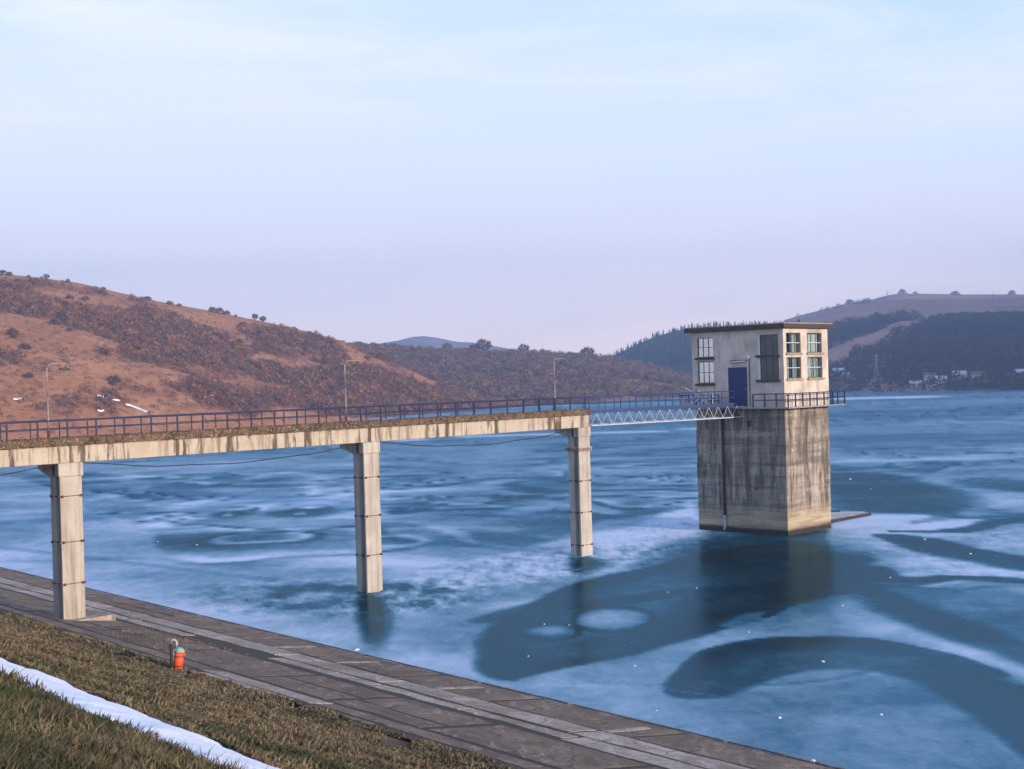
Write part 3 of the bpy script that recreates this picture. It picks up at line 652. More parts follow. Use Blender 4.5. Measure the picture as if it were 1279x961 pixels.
# ---- grass ----------------------------------------------------------------------
def blades(N, rmin, rmax, hmin, hmax, wb, name, label, smin, smax, green_bias):
    a = rng.uniform(D2R(-25), D2R(6), N * 3); u = rng.random(N * 3); pw = -0.15
    r = (rmin ** pw + u * (rmax ** pw - rmin ** pw)) ** (1 / pw)
    x = r * np.sin(a); y = r * np.cos(a); t, s = ts_of(x, y)
    ue = np.interp(t, ts_, up_e); le = np.interp(t, ts_, lo_e)
    ok = (s > smin) & (s < smax) & (np.hypot(x + 13.3, y - 51.2) > .75) & ~((s > ue + .02 + .14 * rng.random(len(s)) ** 3) & (s < le + .12 - .40 * rng.random(len(s)) ** 4)) & (fbm(x * .8 + 3, y * .8, 4) > .31 + .1 * rng.random(len(s)))
    x, y, r, s, t = x[ok][:N], y[ok][:N], r[ok][:N], s[ok][:N], t[ok][:N]; n = len(x)
    z = ground_z(x, y) - .01
    clump = fbm(x * 1.7, y * 1.7, 3) * .7 + sstep(.35, .7, fbm(x * .6 + 8, y * .6, 3)); h = rng.uniform(hmin, hmax, n) * (.35 + clump) * rng.choice([.7, 1, 1, 1.35], n) ; w = wb * (1 + r / 25) * rng.uniform(.7, 1.3, n)
    an = rng.uniform(0, 2 * np.pi, n); le_ = rng.uniform(.15, .95, n) * h; la = rng.uniform(0, 2 * np.pi, n)
    base = np.stack([x, y, z], 1); side = np.stack([np.cos(an) * w, np.sin(an) * w, 0 * w], 1)
    lean = np.stack([np.cos(la) * le_ + WN[0] * -.15 * h, np.sin(la) * le_ + WN[1] * -.15 * h, h], 1)
    mid = base + lean * np.array([.35, .35, .62])
    V = np.stack([base - side, base + side, mid + side * .8, mid - side * .8, base + lean], 1).reshape(-1, 3)
    b = np.arange(n) * 5; F = np.concatenate([np.stack([b, b + 1, b + 2], 1), np.stack([b, b + 2, b + 3], 1), np.stack([b + 3, b + 2, b + 4], 1)])
    g = np.clip(green_bias + (fbm(x * .5, y * .5, 3) - .5) * 1.6 + .35 * np.exp(-((s - 23.6) / 1.0) ** 2), 0, 1); pick = rng.random(n) < g
    straw = np.array([.205, .165, .095]); straw2 = np.array([.07, .046, .026]); gr = np.array([.075, .085, .032]); gr2 = np.array([.028, .036, .016])
    q = np.clip(rng.random(n) * .8 + (fbm(x * 2.2, y * 2.2 + 5, 3) - .5) * 1.4 + .1, 0, 1)[:, None]; c = np.where(pick[:, None], gr * q + gr2 * (1 - q), straw * q + straw2 * (1 - q))
    col = np.concatenate([np.repeat(c, 5, 0), np.ones((n * 5, 1))], 1)
    me = npmesh(name, V, F, M['blade'], attrs=[('tint', 'FLOAT_COLOR', col)])
    props(link(name, me), label, 'grass', kind='stuff')
blades(170000, 20, 72, .035, .10, .011, 'dry_grass', 'dry brown grass on the dam slope below the snow strip', 11.35, 27, .14)
blades(170000, 7, 34, .05, .135, .006, 'green_grass', 'darker green and straw tufted grass above the snow strip', 26.2, 36, .62)

# ---- hills ----------------------------------------------------------------------
def interp_px(tab, azs):
    A = [az_tan(x, y) for x, y in tab]; return np.interp(azs, [a for a, _ in A], [t for _, t in A])
class Hill: pass
def make_hill(name, mt, skyline, shore, ridge, az0, az1, nA, nR, pw=0.85, bump=3.0, nsc=.01, base=-14.5, back=0.6, scrubf=None, overs=None, ridge_bump=0.0):
    """skyline: photo pixels of the crest; shore / ridge: [(azimuth px, distance m)]"""
    h = Hill(); azs = np.linspace(az0, az1, nA)
    def dist_of(tab): return np.interp(azs, [az_tan(x, 480)[0] for x, _ in tab], [d for _, d in tab])
    D0 = dist_of(shore); D1 = dist_of(ridge); tn = interp_px(skyline, azs)
    if overs is not None: tn = np.where((azs < az_tan(0, 480)[0]) | (azs > az_tan(1279, 480)[0]), np.interp(azs, *overs), tn)
    HH = tn * D1
    w = np.concatenate([np.linspace(-.06, 1, nR), 1 + np.array([.04, .1, .2, .35, .6]) * 1.0]); W_, A_ = np.meshgrid(w, azs, indexing='ij')
    D_ = D0[None] + (D1 - D0)[None] * W_; x = D_ * np.sin(A_); y = D_ * np.cos(A_)
    wc = np.clip(W_, 0, 1); pf = wc ** pw
    z = base + (HH[None] - base) * pf
    nb = fbm(x * nsc, y * nsc, 5, .5) - .5; nb2 = fbm(x * nsc * 5, y * nsc * 5 + 4, 3) - .5
    z = z + (nb * bump * 4 * (4 * wc * (1 - wc)) * .5 + nb2 * bump * .5 * (1 - wc) * wc * 4)
    z = np.where(W_ > 1, HH[None] - (HH[None] - base) * (W_ - 1) * back, z)
    z = z + ridge_bump * (fbm(A_ * 300, A_ * 0, 3) - .5) * (wc > .9)
    z = np.where(W_ < 0, base + W_ * 40, z)
    h.azs, h.w, h.D0, h.D1, h.z = azs, w, D0, D1, z
    def at(a, ww):       # world point for azimuth, w
        fa = np.interp(a, azs, np.arange(nA)); fw_ = np.interp(ww, w, np.arange(len(w)))
        i = np.clip(fa.astype(int), 0, nA - 2); j = np.clip(fw_.astype(int), 0, len(w) - 2); u = fa - i; v = fw_ - j
        zz = (z[j, i] * (1 - u) + z[j, i + 1] * u) * (1 - v) + (z[j + 1, i] * (1 - u) + z[j + 1, i + 1] * u) * v
        d = np.interp(a, azs, D0) * (1 - ww) + np.interp(a, azs, D1) * ww
        return np.stack([d * np.sin(a), d * np.cos(a), zz], -1)
    h.at = at
    def hit(px, py):     # point of the hillside seen at a photo pixel
        a, tn_ = az_tan(px, py); ws = np.linspace(0, 1, 400); P = at(np.full(400, a), ws); el_ = P[:, 2] / np.hypot(P[:, 0], P[:, 1])
        k = np.argmax(el_ >= tn_) if (el_ >= tn_).any() else 399
        return P[k], ws[k]
    h.hit = hit
    px = 639.5 + FOC * np.tan(A_); 
    sc = scrubf(px, wc, x, y) if scrubf else np.full(x.shape, .5)
    me = npmesh(name, np.stack([x.ravel(), y.ravel(), z.ravel()], 1), gridfaces(*x.shape)[:, ::-1], M[mt], attrs=[('scrub', 'FLOAT', sc.ravel())], smooth=True)
    h.o = props(link(name, me), kind='structure'); h.scrubf = scrubf
    return h
def blob(px, w, cx, cw, rx, rw): return np.exp(-(((px - cx) / rx) ** 2 + ((w - cw) / rw) ** 2) * 1.2)
def scrubA(px, w, x, y):
    # (photo column, height on slope) -> scrub density: two slanting belts with open grass between
    q = fbm(x * .02, y * .02, 4); q2 = fbm(x * .07 + 9, y * .035, 4); s = (q - .5) * 1.6 + (q2 - .5) * 2.6 + .26
    belt = w - (0.78 - (px + 40) * 0.00085); s = s + .62 * np.exp(-(belt / .13) ** 2) * sstep(-80, 20, px)
    belt2 = w - (0.97 - (px - 60) * 0.0011); s = s + .6 * np.exp(-(belt2 / .13) ** 2) * sstep(60, 170, px)
    belt3 = w - (0.45 - (px - 60) * 0.0004); s = s + .5 * np.exp(-(belt3 / .14) ** 2) * sstep(60, 240, px)
    s = s + .5 * np.exp(-((w - .18) / .08) ** 2) * sstep(-40, 100, px)
    s = s - .8 * blob(px, w, 30, .5, 70, .1) - .6 * blob(px, w, 90, .85, 60, .07) - .5 * sstep(.85, .97, w) * (1 - sstep(300, 400, px)) - .5 * (1 - sstep(.04, .1, w))
    s = s - .35 * blob(px, w, 440, .5, 60, .12) + .35 * sstep(330, 420, px)
    return np.clip(s, 0, 1)
def scrubB(px, w, x, y):
    q = fbm(x * .012, y * .012, 4); return np.clip(.62 + (q - .5) * 1.4 - .6 * blob(px, w, 850, .45, 70, .1) - .35 * (1 - sstep(.02, .1, w)), 0, 1)
skyA = [(-400, 300), (-200, 318), (0, 342), (50, 347), (100, 354), (150, 366), (200, 377), (260, 388), (330, 402), (400, 418), (440, 431), (480, 447), (520, 465), (560, 482), (600, 497), (640, 508), (680, 512)]
hA = make_hill('near_hill', 'hillA', skyA, [(-1500, 260), (-300, 300), (0, 335), (240, 385), (420, 455), (560, 535), (680, 620)],
               [(-1500, 600), (0, 620), (240, 640), (420, 660), (560, 700), (680, 740)], D2R(-75), az_tan(660, 480)[0], 300, 90, .9, 4.5, .012, scrubf=scrubA)
skyB = [(200, 437), (330, 432), (400, 431), (440, 432), (480, 435), (540, 439), (600, 441), (660, 442), (720, 445), (760, 449), (800, 457), (830, 464), (868, 474), (900, 482), (940, 492), (980, 500)]
hB = make_hill('wooded_hill', 'hillB', skyB, [(200, 640), (560, 600), (700, 640), (868, 740), (980, 800)], [(200, 900), (560, 930), (700, 950), (868, 900), (980, 860)],
               az_tan(200, 480)[0], az_tan(960, 480)[0], 200, 70, .8, 4.0, .01, scrubf=scrubB)
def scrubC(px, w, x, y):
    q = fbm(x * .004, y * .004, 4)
    s = .80 - 1.0 * sstep(.34, .48, w) + (q - .5) * 1.7 + .5 * sstep(1130, 1080, px) * sstep(.86, .9, w)  # scrub thins upward, baring pink where the sunlit slope is painted
    s = s - .5 * np.exp(-((w - (.16 + (px - 1040) * .0019)) / .05) ** 2) * (px < 1190)  # slanting pink band, sunlit ground put into the colour
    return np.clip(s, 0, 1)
skyC = [(940, 430), (980, 400), (1000, 394), (1040, 384), (1060, 379), (1080, 377), (1100, 371), (1120, 367), (1150, 367), (1200, 368), (1279, 368), (1400, 360), (1700, 350), (2600, 330)]
azR = D2R(110)
a1279, t1279 = az_tan(1279, 368)
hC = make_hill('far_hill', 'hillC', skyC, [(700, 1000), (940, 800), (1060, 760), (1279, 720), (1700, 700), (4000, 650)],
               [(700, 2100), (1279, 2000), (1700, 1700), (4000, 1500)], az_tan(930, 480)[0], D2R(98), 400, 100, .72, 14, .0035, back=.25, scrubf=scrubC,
               overs=([a1279, a1279 + .1, a1279 + .35, a1279 + .75, 1.65, 1.8], [t1279, t1279 * 1.1, .12, .20, .20, .10]))  # unseen ridge off to the right, raised to shade this hill from the sun
skyD = [(640, 484), (700, 467), (740, 455), (771, 442), (790, 433), (820, 420), (850, 412), (880, 408), (930, 407), (990, 407), (1040, 408), (1100, 425), (1180, 450)]
hD = make_hill('conifer_hill', 'hillD', skyD, [(640, 1150), (940, 1000), (1180, 1000)], [(640, 1600), (940, 1500), (1180, 1500)],
               az_tan(645, 480)[0], az_tan(1170, 480)[0], 160, 50, .8, 8, .006, scrubf=lambda px, w, x, y: np.full(x.shape, .8))
skyE = [(380, 445), (470, 430), (500, 425), (515, 421), (530, 420), (545, 422), (570, 427), (590, 428), (615, 432), (660, 440), (740, 452)]
hE = make_hill('distant_mountain', 'hillC', skyE, [(380, 2700), (740, 2700)], [(380, 3300), (740, 3300)], az_tan(382, 480)[0], az_tan(738, 480)[0], 120, 24, .9, 20, .001, base=-20, scrubf=lambda px, w, x, y: np.full(x.shape, .6))
# ground sheet to the horizon, under everything
g = np.linspace(-2950, 2950, 7); GX, GY = np.meshgrid(g, np.linspace(-410, 3850, 7))
me = npmesh('valley_floor', np.stack([GX.ravel(), GY.ravel(), np.full(GX.size, -26.0)], 1), gridfaces(7, 7), M['ground'], attrs=[('scrub', 'FLOAT', np.full(GX.size, .4))])
props(link('valley_floor', me), kind='structure')

# ---- leafless scrub and woods --------------------------------------------------------
def crown_tris(n, kind, seed):
    """unit crown (height 1): twigs fanning up plus small twig tufts"""
    r = np.random.default_rng(seed); V = []
    for i in range(n):
        a = r.uniform(0, 2 * np.pi); e = r.uniform(.2, 1.0) if kind == 'tree' else r.uniform(0.0, 1.0)
        rad = (.42 if kind != 'conifer' else .22)
        if kind == 'conifer': hh = r.uniform(.08, 1.0); rr = rad * (1 - hh) * r.uniform(.3, 1); c = np.array([math.cos(a) * rr, math.sin(a) * rr, hh])
        else:
            th_ = math.acos(1 - r.random() * (1.1 if kind == 'bush' else 1.7)); q = r.uniform(.55, 1) ** .5
            c = np.array([math.cos(a) * math.sin(th_) * rad * 1.15, math.sin(a) * math.sin(th_) * rad * 1.15, 0]) * q
            c[2] = (.05 + .85 * math.cos(th_) * q) if kind == 'bush' else (.56 + .42 * math.cos(th_) * q)
        out = np.array([c[0], c[1], c[2] - .2]); out /= np.linalg.norm(out) + 1e-6
        ln = r.uniform(.12, .26); wd = r.uniform(.025, .075)
        s = np.cross(out, r.normal(size=3)); s /= np.linalg.norm(s)
        V.append([c - out * ln * .6 + s * wd, c - out * ln * .6 - s * wd, c + out * ln * .6])
    for i in range(max(5, n // 8)):
        a = r.uniform(0, 2 * np.pi); tip = np.array([math.cos(a) * .35, math.sin(a) * .35, r.uniform(.5, .95)]) if kind != 'conifer' else np.array([0, 0, 1.0])
        s = np.array([-math.sin(a), math.cos(a), 0]) * .02; b0 = np.array([0, 0, -.05]) if kind == 'bush' else np.array([0, 0, .0])
        V.append([b0 + s, b0 - s, tip])
    return np.array(V)
CV = {k: [crown_tris(n, k, 100 + i) for i in range(6)] for k, n in (('bush', 46), ('tree', 60), ('conifer', 36))}
def scatter(name, label, P, Hs, kind, cols, wide=1.0, cat='shrubs', lift=1.0):
    n = len(P); which = rng.integers(0, 6, n); Vs = []; Cs = []
    for k in range(6):
        i = np.where(which == k)[0]
        if not len(i): continue
        T_ = CV[kind][k].reshape(-1, 3); a = rng.uniform(0, 2 * np.pi, len(i)); ca, sa = np.cos(a)[:, None], np.sin(a)[:, None]
        wsc = (Hs[i] * wide * rng.uniform(.8, 1.3, len(i)))[:, None]
        x = (T_[None, :, 0] * ca - T_[None, :, 1] * sa) * wsc; y = (T_[None, :, 0] * sa + T_[None, :, 1] * ca) * wsc; z = T_[None, :, 2] * Hs[i][:, None]
        V = np.stack([x + P[i, 0:1], y + P[i, 1:2], z + P[i, 2:3] - .1], -1)
        c = cols[rng.integers(0, len(cols), len(i))] * rng.uniform(.75, 1.3, (len(i), 1))
        tw = rng.uniform(.7, 1.3, (len(i), T_.shape[0] // 3, 1)); cc = (c[:, None, :] * tw); cc = np.repeat(cc, 3, 1) * lift
        Vs.append(V.reshape(-1, 3)); Cs.append(cc.reshape(-1, 3))
    V = np.concatenate(Vs); Cc = np.concatenate([np.concatenate(Cs), np.ones((len(V), 1))], 1); F = np.arange(len(V)).reshape(-1, 3)
    return props(link(name, npmesh(name, V, F, M['twig'], attrs=[('tint', 'FLOAT_COLOR', Cc)])), label, cat, kind='stuff')
def sample_hill(h, n, px0, px1, thr, pwr=1.5, w0=.02, w1=.97):
    out = []
    px = rng.uniform(px0, px1, n * 8); w = rng.uniform(w0, w1, n * 8); a = np.array([az_tan(0, 480)[0]]) if 0 else np.arctan((px - 639.5) / FOC)
    P = h.at(a, w); d = h.scrubf(px, w, P[:, 0], P[:, 1]); ok = rng.random(len(d)) < np.clip((d - thr) / (1 - thr), 0, 1) ** pwr
    return P[ok][:n], d[ok][:n]
purple = np.array([[.115, .053, .038], [.145, .064, .040], [.09, .048, .038], [.17, .085, .043], [.10, .068, .046], [.065, .036, .029]])
P, d = sample_hill(hA, 6000, -120, 650, .10, 1.7); scatter('scrub', 'purple brown leafless scrub in belts across the dry grass hill', P, rng.uniform(1.1, 3.4, len(P)) * (.3 + d * .95), 'bush', purple, 1.25, lift=2.2)
P, d = sample_hill(hA, 9000, -120, 650, -.25, 1.0); scatter('low_brush', 'low brown brush dotted over the dry grass hill', P, rng.uniform(.4, 1.3, len(P)), 'bush', purple * 1.3, 1.6, lift=2.0)
brown = np.array([[.085, .052, .046], [.11, .066, .052], [.065, .047, .047], [.12, .075, .055], [.15, .10, .07]])
P, d = sample_hill(hB, 9000, 330, 950, .15, .8); scatter('bare_woodland', 'leafless brown woodland covering the low ridge behind the bridge', P, rng.uniform(2.5, 5.2, len(P)), 'tree', brown, 1.1, 'woodland', 2.1)
dark = np.array([[.025, .034, .038], [.040, .040, .045], [.075, .056, .054], [.028, .038, .042]])
P, d = sample_hill(hC, 5200, 985, 1400, .3, .9, .0); scatter('far_woodland', 'dark woodland patches on the far hillside beyond the lake', P, rng.uniform(3, 8, len(P)), 'bush', dark * np.array([.9, 1.0, 1.25]), 1.3, 'woodland')
P, d = sample_hill(hD, 2600, 700, 1100, .1, .8, .3, 1.0); scatter('conifer_wood', 'dark conifer wood on the hill behind the tower', P, rng.uniform(4, 7, len(P)), 'conifer', dark, 1.0, 'woodland')

# individual trees on the crests
def tree_mesh(seed, kind, n=170):
    r = random.Random(seed); mb = MB(); hgt = 1.0
    mb.tube([(0, 0, -.05), (.01, 0, .3), (.03, .01, .62)], .035, 5, .012)
    for i in range(8):
        a = r.uniform(0, 6.28); z0 = r.uniform(.2, .5); mb.tube([(0.01, 0, z0), (math.cos(a) * .17, math.sin(a) * .17, z0 + .2), (math.cos(a) * .3, math.sin(a) * .3, z0 + .38)], .014, 4, .004)
    tr_ = mb.mesh('trunk', M['bark'])
    T_ = crown_tris(n, kind, seed); V = T_.reshape(-1, 3); c = np.array([.17, .10, .075]) if kind != 'conifer' else np.array([.02, .03, .028])
    cc = np.repeat(np.random.default_rng(seed).uniform(.6, 1.4, (len(T_), 1)) * c, 3, 0); cc = np.concatenate([cc, np.ones((len(cc), 1))], 1)
    return tr_, npmesh('crown', V, np.arange(len(V)).reshape(-1, 3), M['twig'], attrs=[('tint', 'FLOAT_COLOR', cc)])
TM = {k: [tree_mesh(s, k) for s in (3, 4, 5)] for k in ('tree', 'bush', 'conifer')}
def plant(h, px, py, ww, size, label, kind='tree', wide=1.0, cat='tree', group=None, name=None):
    P = h.at(np.array([math.atan((px - 639.5) / FOC)]), np.array([ww]))[0] if ww is not None else h.hit(px, py)[0]
    k = random.randrange(3); tm = TM[kind][k]
    o = thing(name or ('shrub' if kind == 'bush' else 'bare_tree'), P, label, cat, group, random.uniform(0, 6)); o.scale = (size * wide, size * wide, size)
    link('trunk', tm[0], o); link('crown', tm[1], o); return o
for px, size, wd_x, lab in ((8, 4.0, 1.6, 'low bushy tree on the hill crest at the very edge of the picture'), (16, 3.2, 1.5, 'second low bushy tree on the hill crest, beside the one at the picture edge'),
                       (40, 2.2, 1.3, 'small dark bush on the crest between the corner trees and the lone dot tree'), (62, 3.0, 1.0, 'lone round tree on the crest high above the first street lamp'),
                       (89, 3.4, 1.1, 'round dark tree on the crest where the skyline starts to fall'), (133, 2.8, 1.4, 'low tree on the falling crest between the round tree and the brush line'),
                       (187, 3.4, 2.0, 'wide dark bush on the falling crest of the dry grass hill'), (215, 3.2, 1.7, 'bushy tree on the crest just beyond the wide dark bush'), (227, 2.6, 1.6, 'smaller bush touching the bushy tree on the crest'),
                       (268, 5.0, 1.2, 'tall half of the large crest clump, standing out against the sky'), (277, 5.6, 1.2, 'tallest tree of the large dark clump on the hill crest'), (286, 4.2, 1.3, 'sloping lower tree at the downhill end of the large crest clump'),
                       (297, 2.2, 1.1, 'tiny bush just downhill of the large crest clump'), (321, 4.2, .8, 'narrow upright tree, first of the pair on the crest'), (331, 3.6, 1.0, 'rounder tree, second of the pair on the crest'),
                       (352, 1.8, 1.2, 'very small shrub downhill of the tree pair on the crest')):
    plant(hA, px, 0, .985, size * (.62 if wd_x > 1.05 else .85), lab, 'bush' if wd_x > 1.05 else 'tree', wd_x * 1.15)
for px, size, wd_x, lab in ((592, 5.5, 1.0, 'flat-topped tree on the wooded ridge below the distant mountain'), (605, 8.5, 1.2, 'tallest round tree on the wooded ridge skyline'), (655, 6, 1.2, 'bare tree on the wooded ridge crest before the third lamp'),
                            (735, 6.5, 1.3, 'bare tree on the ridge crest where the wooded ridge starts down'), (560, 5.5, 1.2, 'bare tree on the ridge crest under the distant mountain peak')):
    plant(hB, px, 0, .985, size * 1.2, lab, 'tree', wd_x)
for px, size, wd_x, lab in ((1064, 14, 1.6, 'broad tree clump on the shoulder of the far hill'), (1130, 16, 1.3, 'largest tree on the summit of the far hill'), (1146, 9, 1.3, 'smaller tree right of the summit tree on the far hill'),
                            (1196, 12, 1.8, 'low wide tree on the flat crest of the far hill'), (1267, 15, 1.2, 'lone tree on the far hill crest beside the picture edge')):
    plant(hC, px, 0, .985, size * .5, lab, 'bush', wd_x * 1.3)
# bushes of the open slope one can tell apart
for k in range(46):
    px = random.uniform(5, 540); w = random.uniform(.12, .93)
    plant(hA, px, 0, w, random.uniform(1.3, 2.8), 'leafless dark shrub standing alone on the dry grass hillside', 'bush', 1.9, 'shrub', 'shrubs scattered over the dry grass hillside')
# conifers of the skyline behind the tower
for k in range(34):
    px = random.uniform(775, 1000); plant(hD, px, 0, random.uniform(.93, .99), random.uniform(4, 7), 'small dark conifer on the blue ridge behind the tower', 'conifer', 1.1, 'tree', 'conifers along the blue ridge', 'conifer_tree')

# snow left on the near hillside
def snow_patch(pts, lab, wv):
    wv *= .42; P = [hA.hit(*p)[0] for p in pts]; V = []; n = len(P)
    for i, p in enumerate(P):
        t = P[min(i + 1, n - 1)] - P[max(i - 1, 0)]; t = t / np.linalg.norm(t); s = np.cross(t, (0, 0, 1)); s /= np.linalg.norm(s); u = np.array([0, 0, 1.0]); w = wv * (0.35 if i in (0, n - 1) else random.uniform(.7, 1.2))
        V += [p + s * w * .8 - u * (w * .5 - .35), p + u * .75, p - s * w * .8 + u * (w * .5 + .25)]
    F = [[3 * i + j, 3 * i + j + 1, 3 * i + j + 4, 3 * i + j + 3] for i in range(n - 1) for j in (0, 1)]
    me = bpy.data.meshes.new('snow_patch'); me.from_pydata([tuple(v) for v in V], [], F); me.materials.append(M['snow']); props(link('snow_patch', me), lab, 'snow patch')
snow_patch([(157, 507.5), (163, 509), (169, 511), (175, 513.5), (180, 516), (184, 517.5)], 'longest white snow streak low on the dry grass hill', .75)
snow_patch([(122, 496.5), (126, 497.5), (130, 498.5), (133, 499.5)], 'short snow streak uphill of the longest one', .6)
snow_patch([(141, 502), (145, 502.5), (150, 503.5)], 'thin snow streak between the short and the longest streak', .45)
snow_patch([(17, 502), (22, 501), (27, 500)], 'small snow patch on the hill beside the first street lamp', .5)
snow_patch([(122, 515.5), (126, 516), (130, 515.5)], 'tiny snow patch just above the bridge railing', .4)

# ================================================================== THE BRIDGE
TH = 0.7915; dv = np.array([math.cos(TH), math.sin(TH)]); nv = np.array([-dv[1], dv[0]])
B0 = np.array([-9.2544, 82.0588])          # near corner of the second pier in view
SPAN = 19.8594
def BF(a, n, z):
    p = B0 + dv * a + nv * n; return (p[0], p[1], z)
RAIL, CURB, LEDGE, BOT, CAPB = -1.4865, -2.3947, -2.8187, -3.6804, -4.3691
DW = 2.25                                   # deck width
bridge = thing('footbridge', BF(-SPAN * 2, 0, -13), 'long concrete footbridge with rust-streaked beams and dark blue railings, running out to the steel span', 'bridge')
A_END = SPAN + 1.25
ends = [-SPAN * 2.6, -SPAN * 2 + .6, -SPAN + .6, .6, A_END]
for i in range(4):
    a0, a1 = ends[i], ends[i + 1]
    for n0 in (0.0, DW - .55):
        mb = MB(); mb.box(BF, a0 + .015, a1 - .015, n0, n0 + .38, BOT, LEDGE - .003)
        part('beam', mb, 'beam', bridge, bev=.025)
    mb = MB(); mb.box(BF, a0, a1, -.02, DW + .02, LEDGE, LEDGE + .2); part('deck_slab', mb, 'beam', bridge)
    for n0 in (-.17, DW - .08):
        # crumbling kerb: subdivided, jittered outer face
        K = int((a1 - a0) / .16); mb = MB(); b = 0
        prof = [(0, LEDGE + .045), (0, LEDGE + .25), (0.0, CURB), (.25, CURB), (.25, LEDGE + .21), (.12, LEDGE + .02)]
        for k in range(K + 1):
            a = a0 + (a1 - a0) * k / K
            for j, (pn, pz) in enumerate(prof):
                jn = random.uniform(-.022, .022) if j < 3 else random.uniform(-.008, .008); jz = random.uniform(-.035, .02) if j in (2, 3) else random.uniform(-.015, .015)
                mb.v.append(BF(a, n0 + pn + jn, pz + jz))
        Q = len(prof)
        for k in range(K):
            for j in range(Q): j2 = (j + 1) % Q; mb.f.append([k * Q + j, (k + 1) * Q + j, (k + 1) * Q + j2, k * Q + j2])
        mb.f.append(list(range(Q))); mb.f.append([K * Q + j for j in reversed(range(Q))])
        part('kerb', mb, 'slab', bridge)
# bits of rubble and moss on the kerb top
mb = MB()
for k in range(700):
    a = random.uniform(-26, A_END); n = random.uniform(-.15, .03); r = random.uniform(.015, .05); c = BF(a, n, CURB + r * .3)
    mb.quad8([(c[0] + math.cos(i * 1.57 + k) * r, c[1] + math.sin(i * 1.57 + k) * r, c[2] + z) for z in (-r * .6, r) for i in range(4)])
o = part('kerb_debris', mb, 'slab', bridge); o['kind'] = 'stuff'
def post_mesh(h, w, mt):
    mb = MB(); mb.quad8([(x * w, y * w, z) for z in (0, h) for x, y in ((-1, -1), (1, -1), (1, 1), (-1, 1))])
    return mb.mesh('railing_post', M[mt])
pm_thick = post_mesh(RAIL - CURB + .25, .035, 'navy'); pm_thin = post_mesh(RAIL - CURB + .25, .024, 'navy')
base = Vector(bridge.location)
def put(me, loc, root, rz=TH, name='railing_post'):
    o = link(name, me, root); o.location = Vector(loc) - root.location; o.rotation_euler = (0, 0, rz); return o
a = -SPAN * 1.62; i = 0
while a < A_END - .1:
    put(pm_thick, BF(a, -.03, CURB - .25), bridge); a += 1.6; i += 1
a = -SPAN * 1.62 + .72
while a < A_END - .1:
    put(pm_thin, BF(a, DW + .03, CURB - .25), bridge); a += 1.6
for n, r in ((-.03, .032), (DW + .03, .03)):
    for z, rr in ((RAIL - .02, r), (RAIL - .44, r * .8)):
        k = [BF(x, n, z + random.uniform(-.012, .012)) for x in np.arange(-SPAN * 2.6, A_END + .01, 3.2)] + [BF(A_END, n, z)]
        mb = MB().tube(k, rr, 6); part('rail', mb, 'navy', bridge)

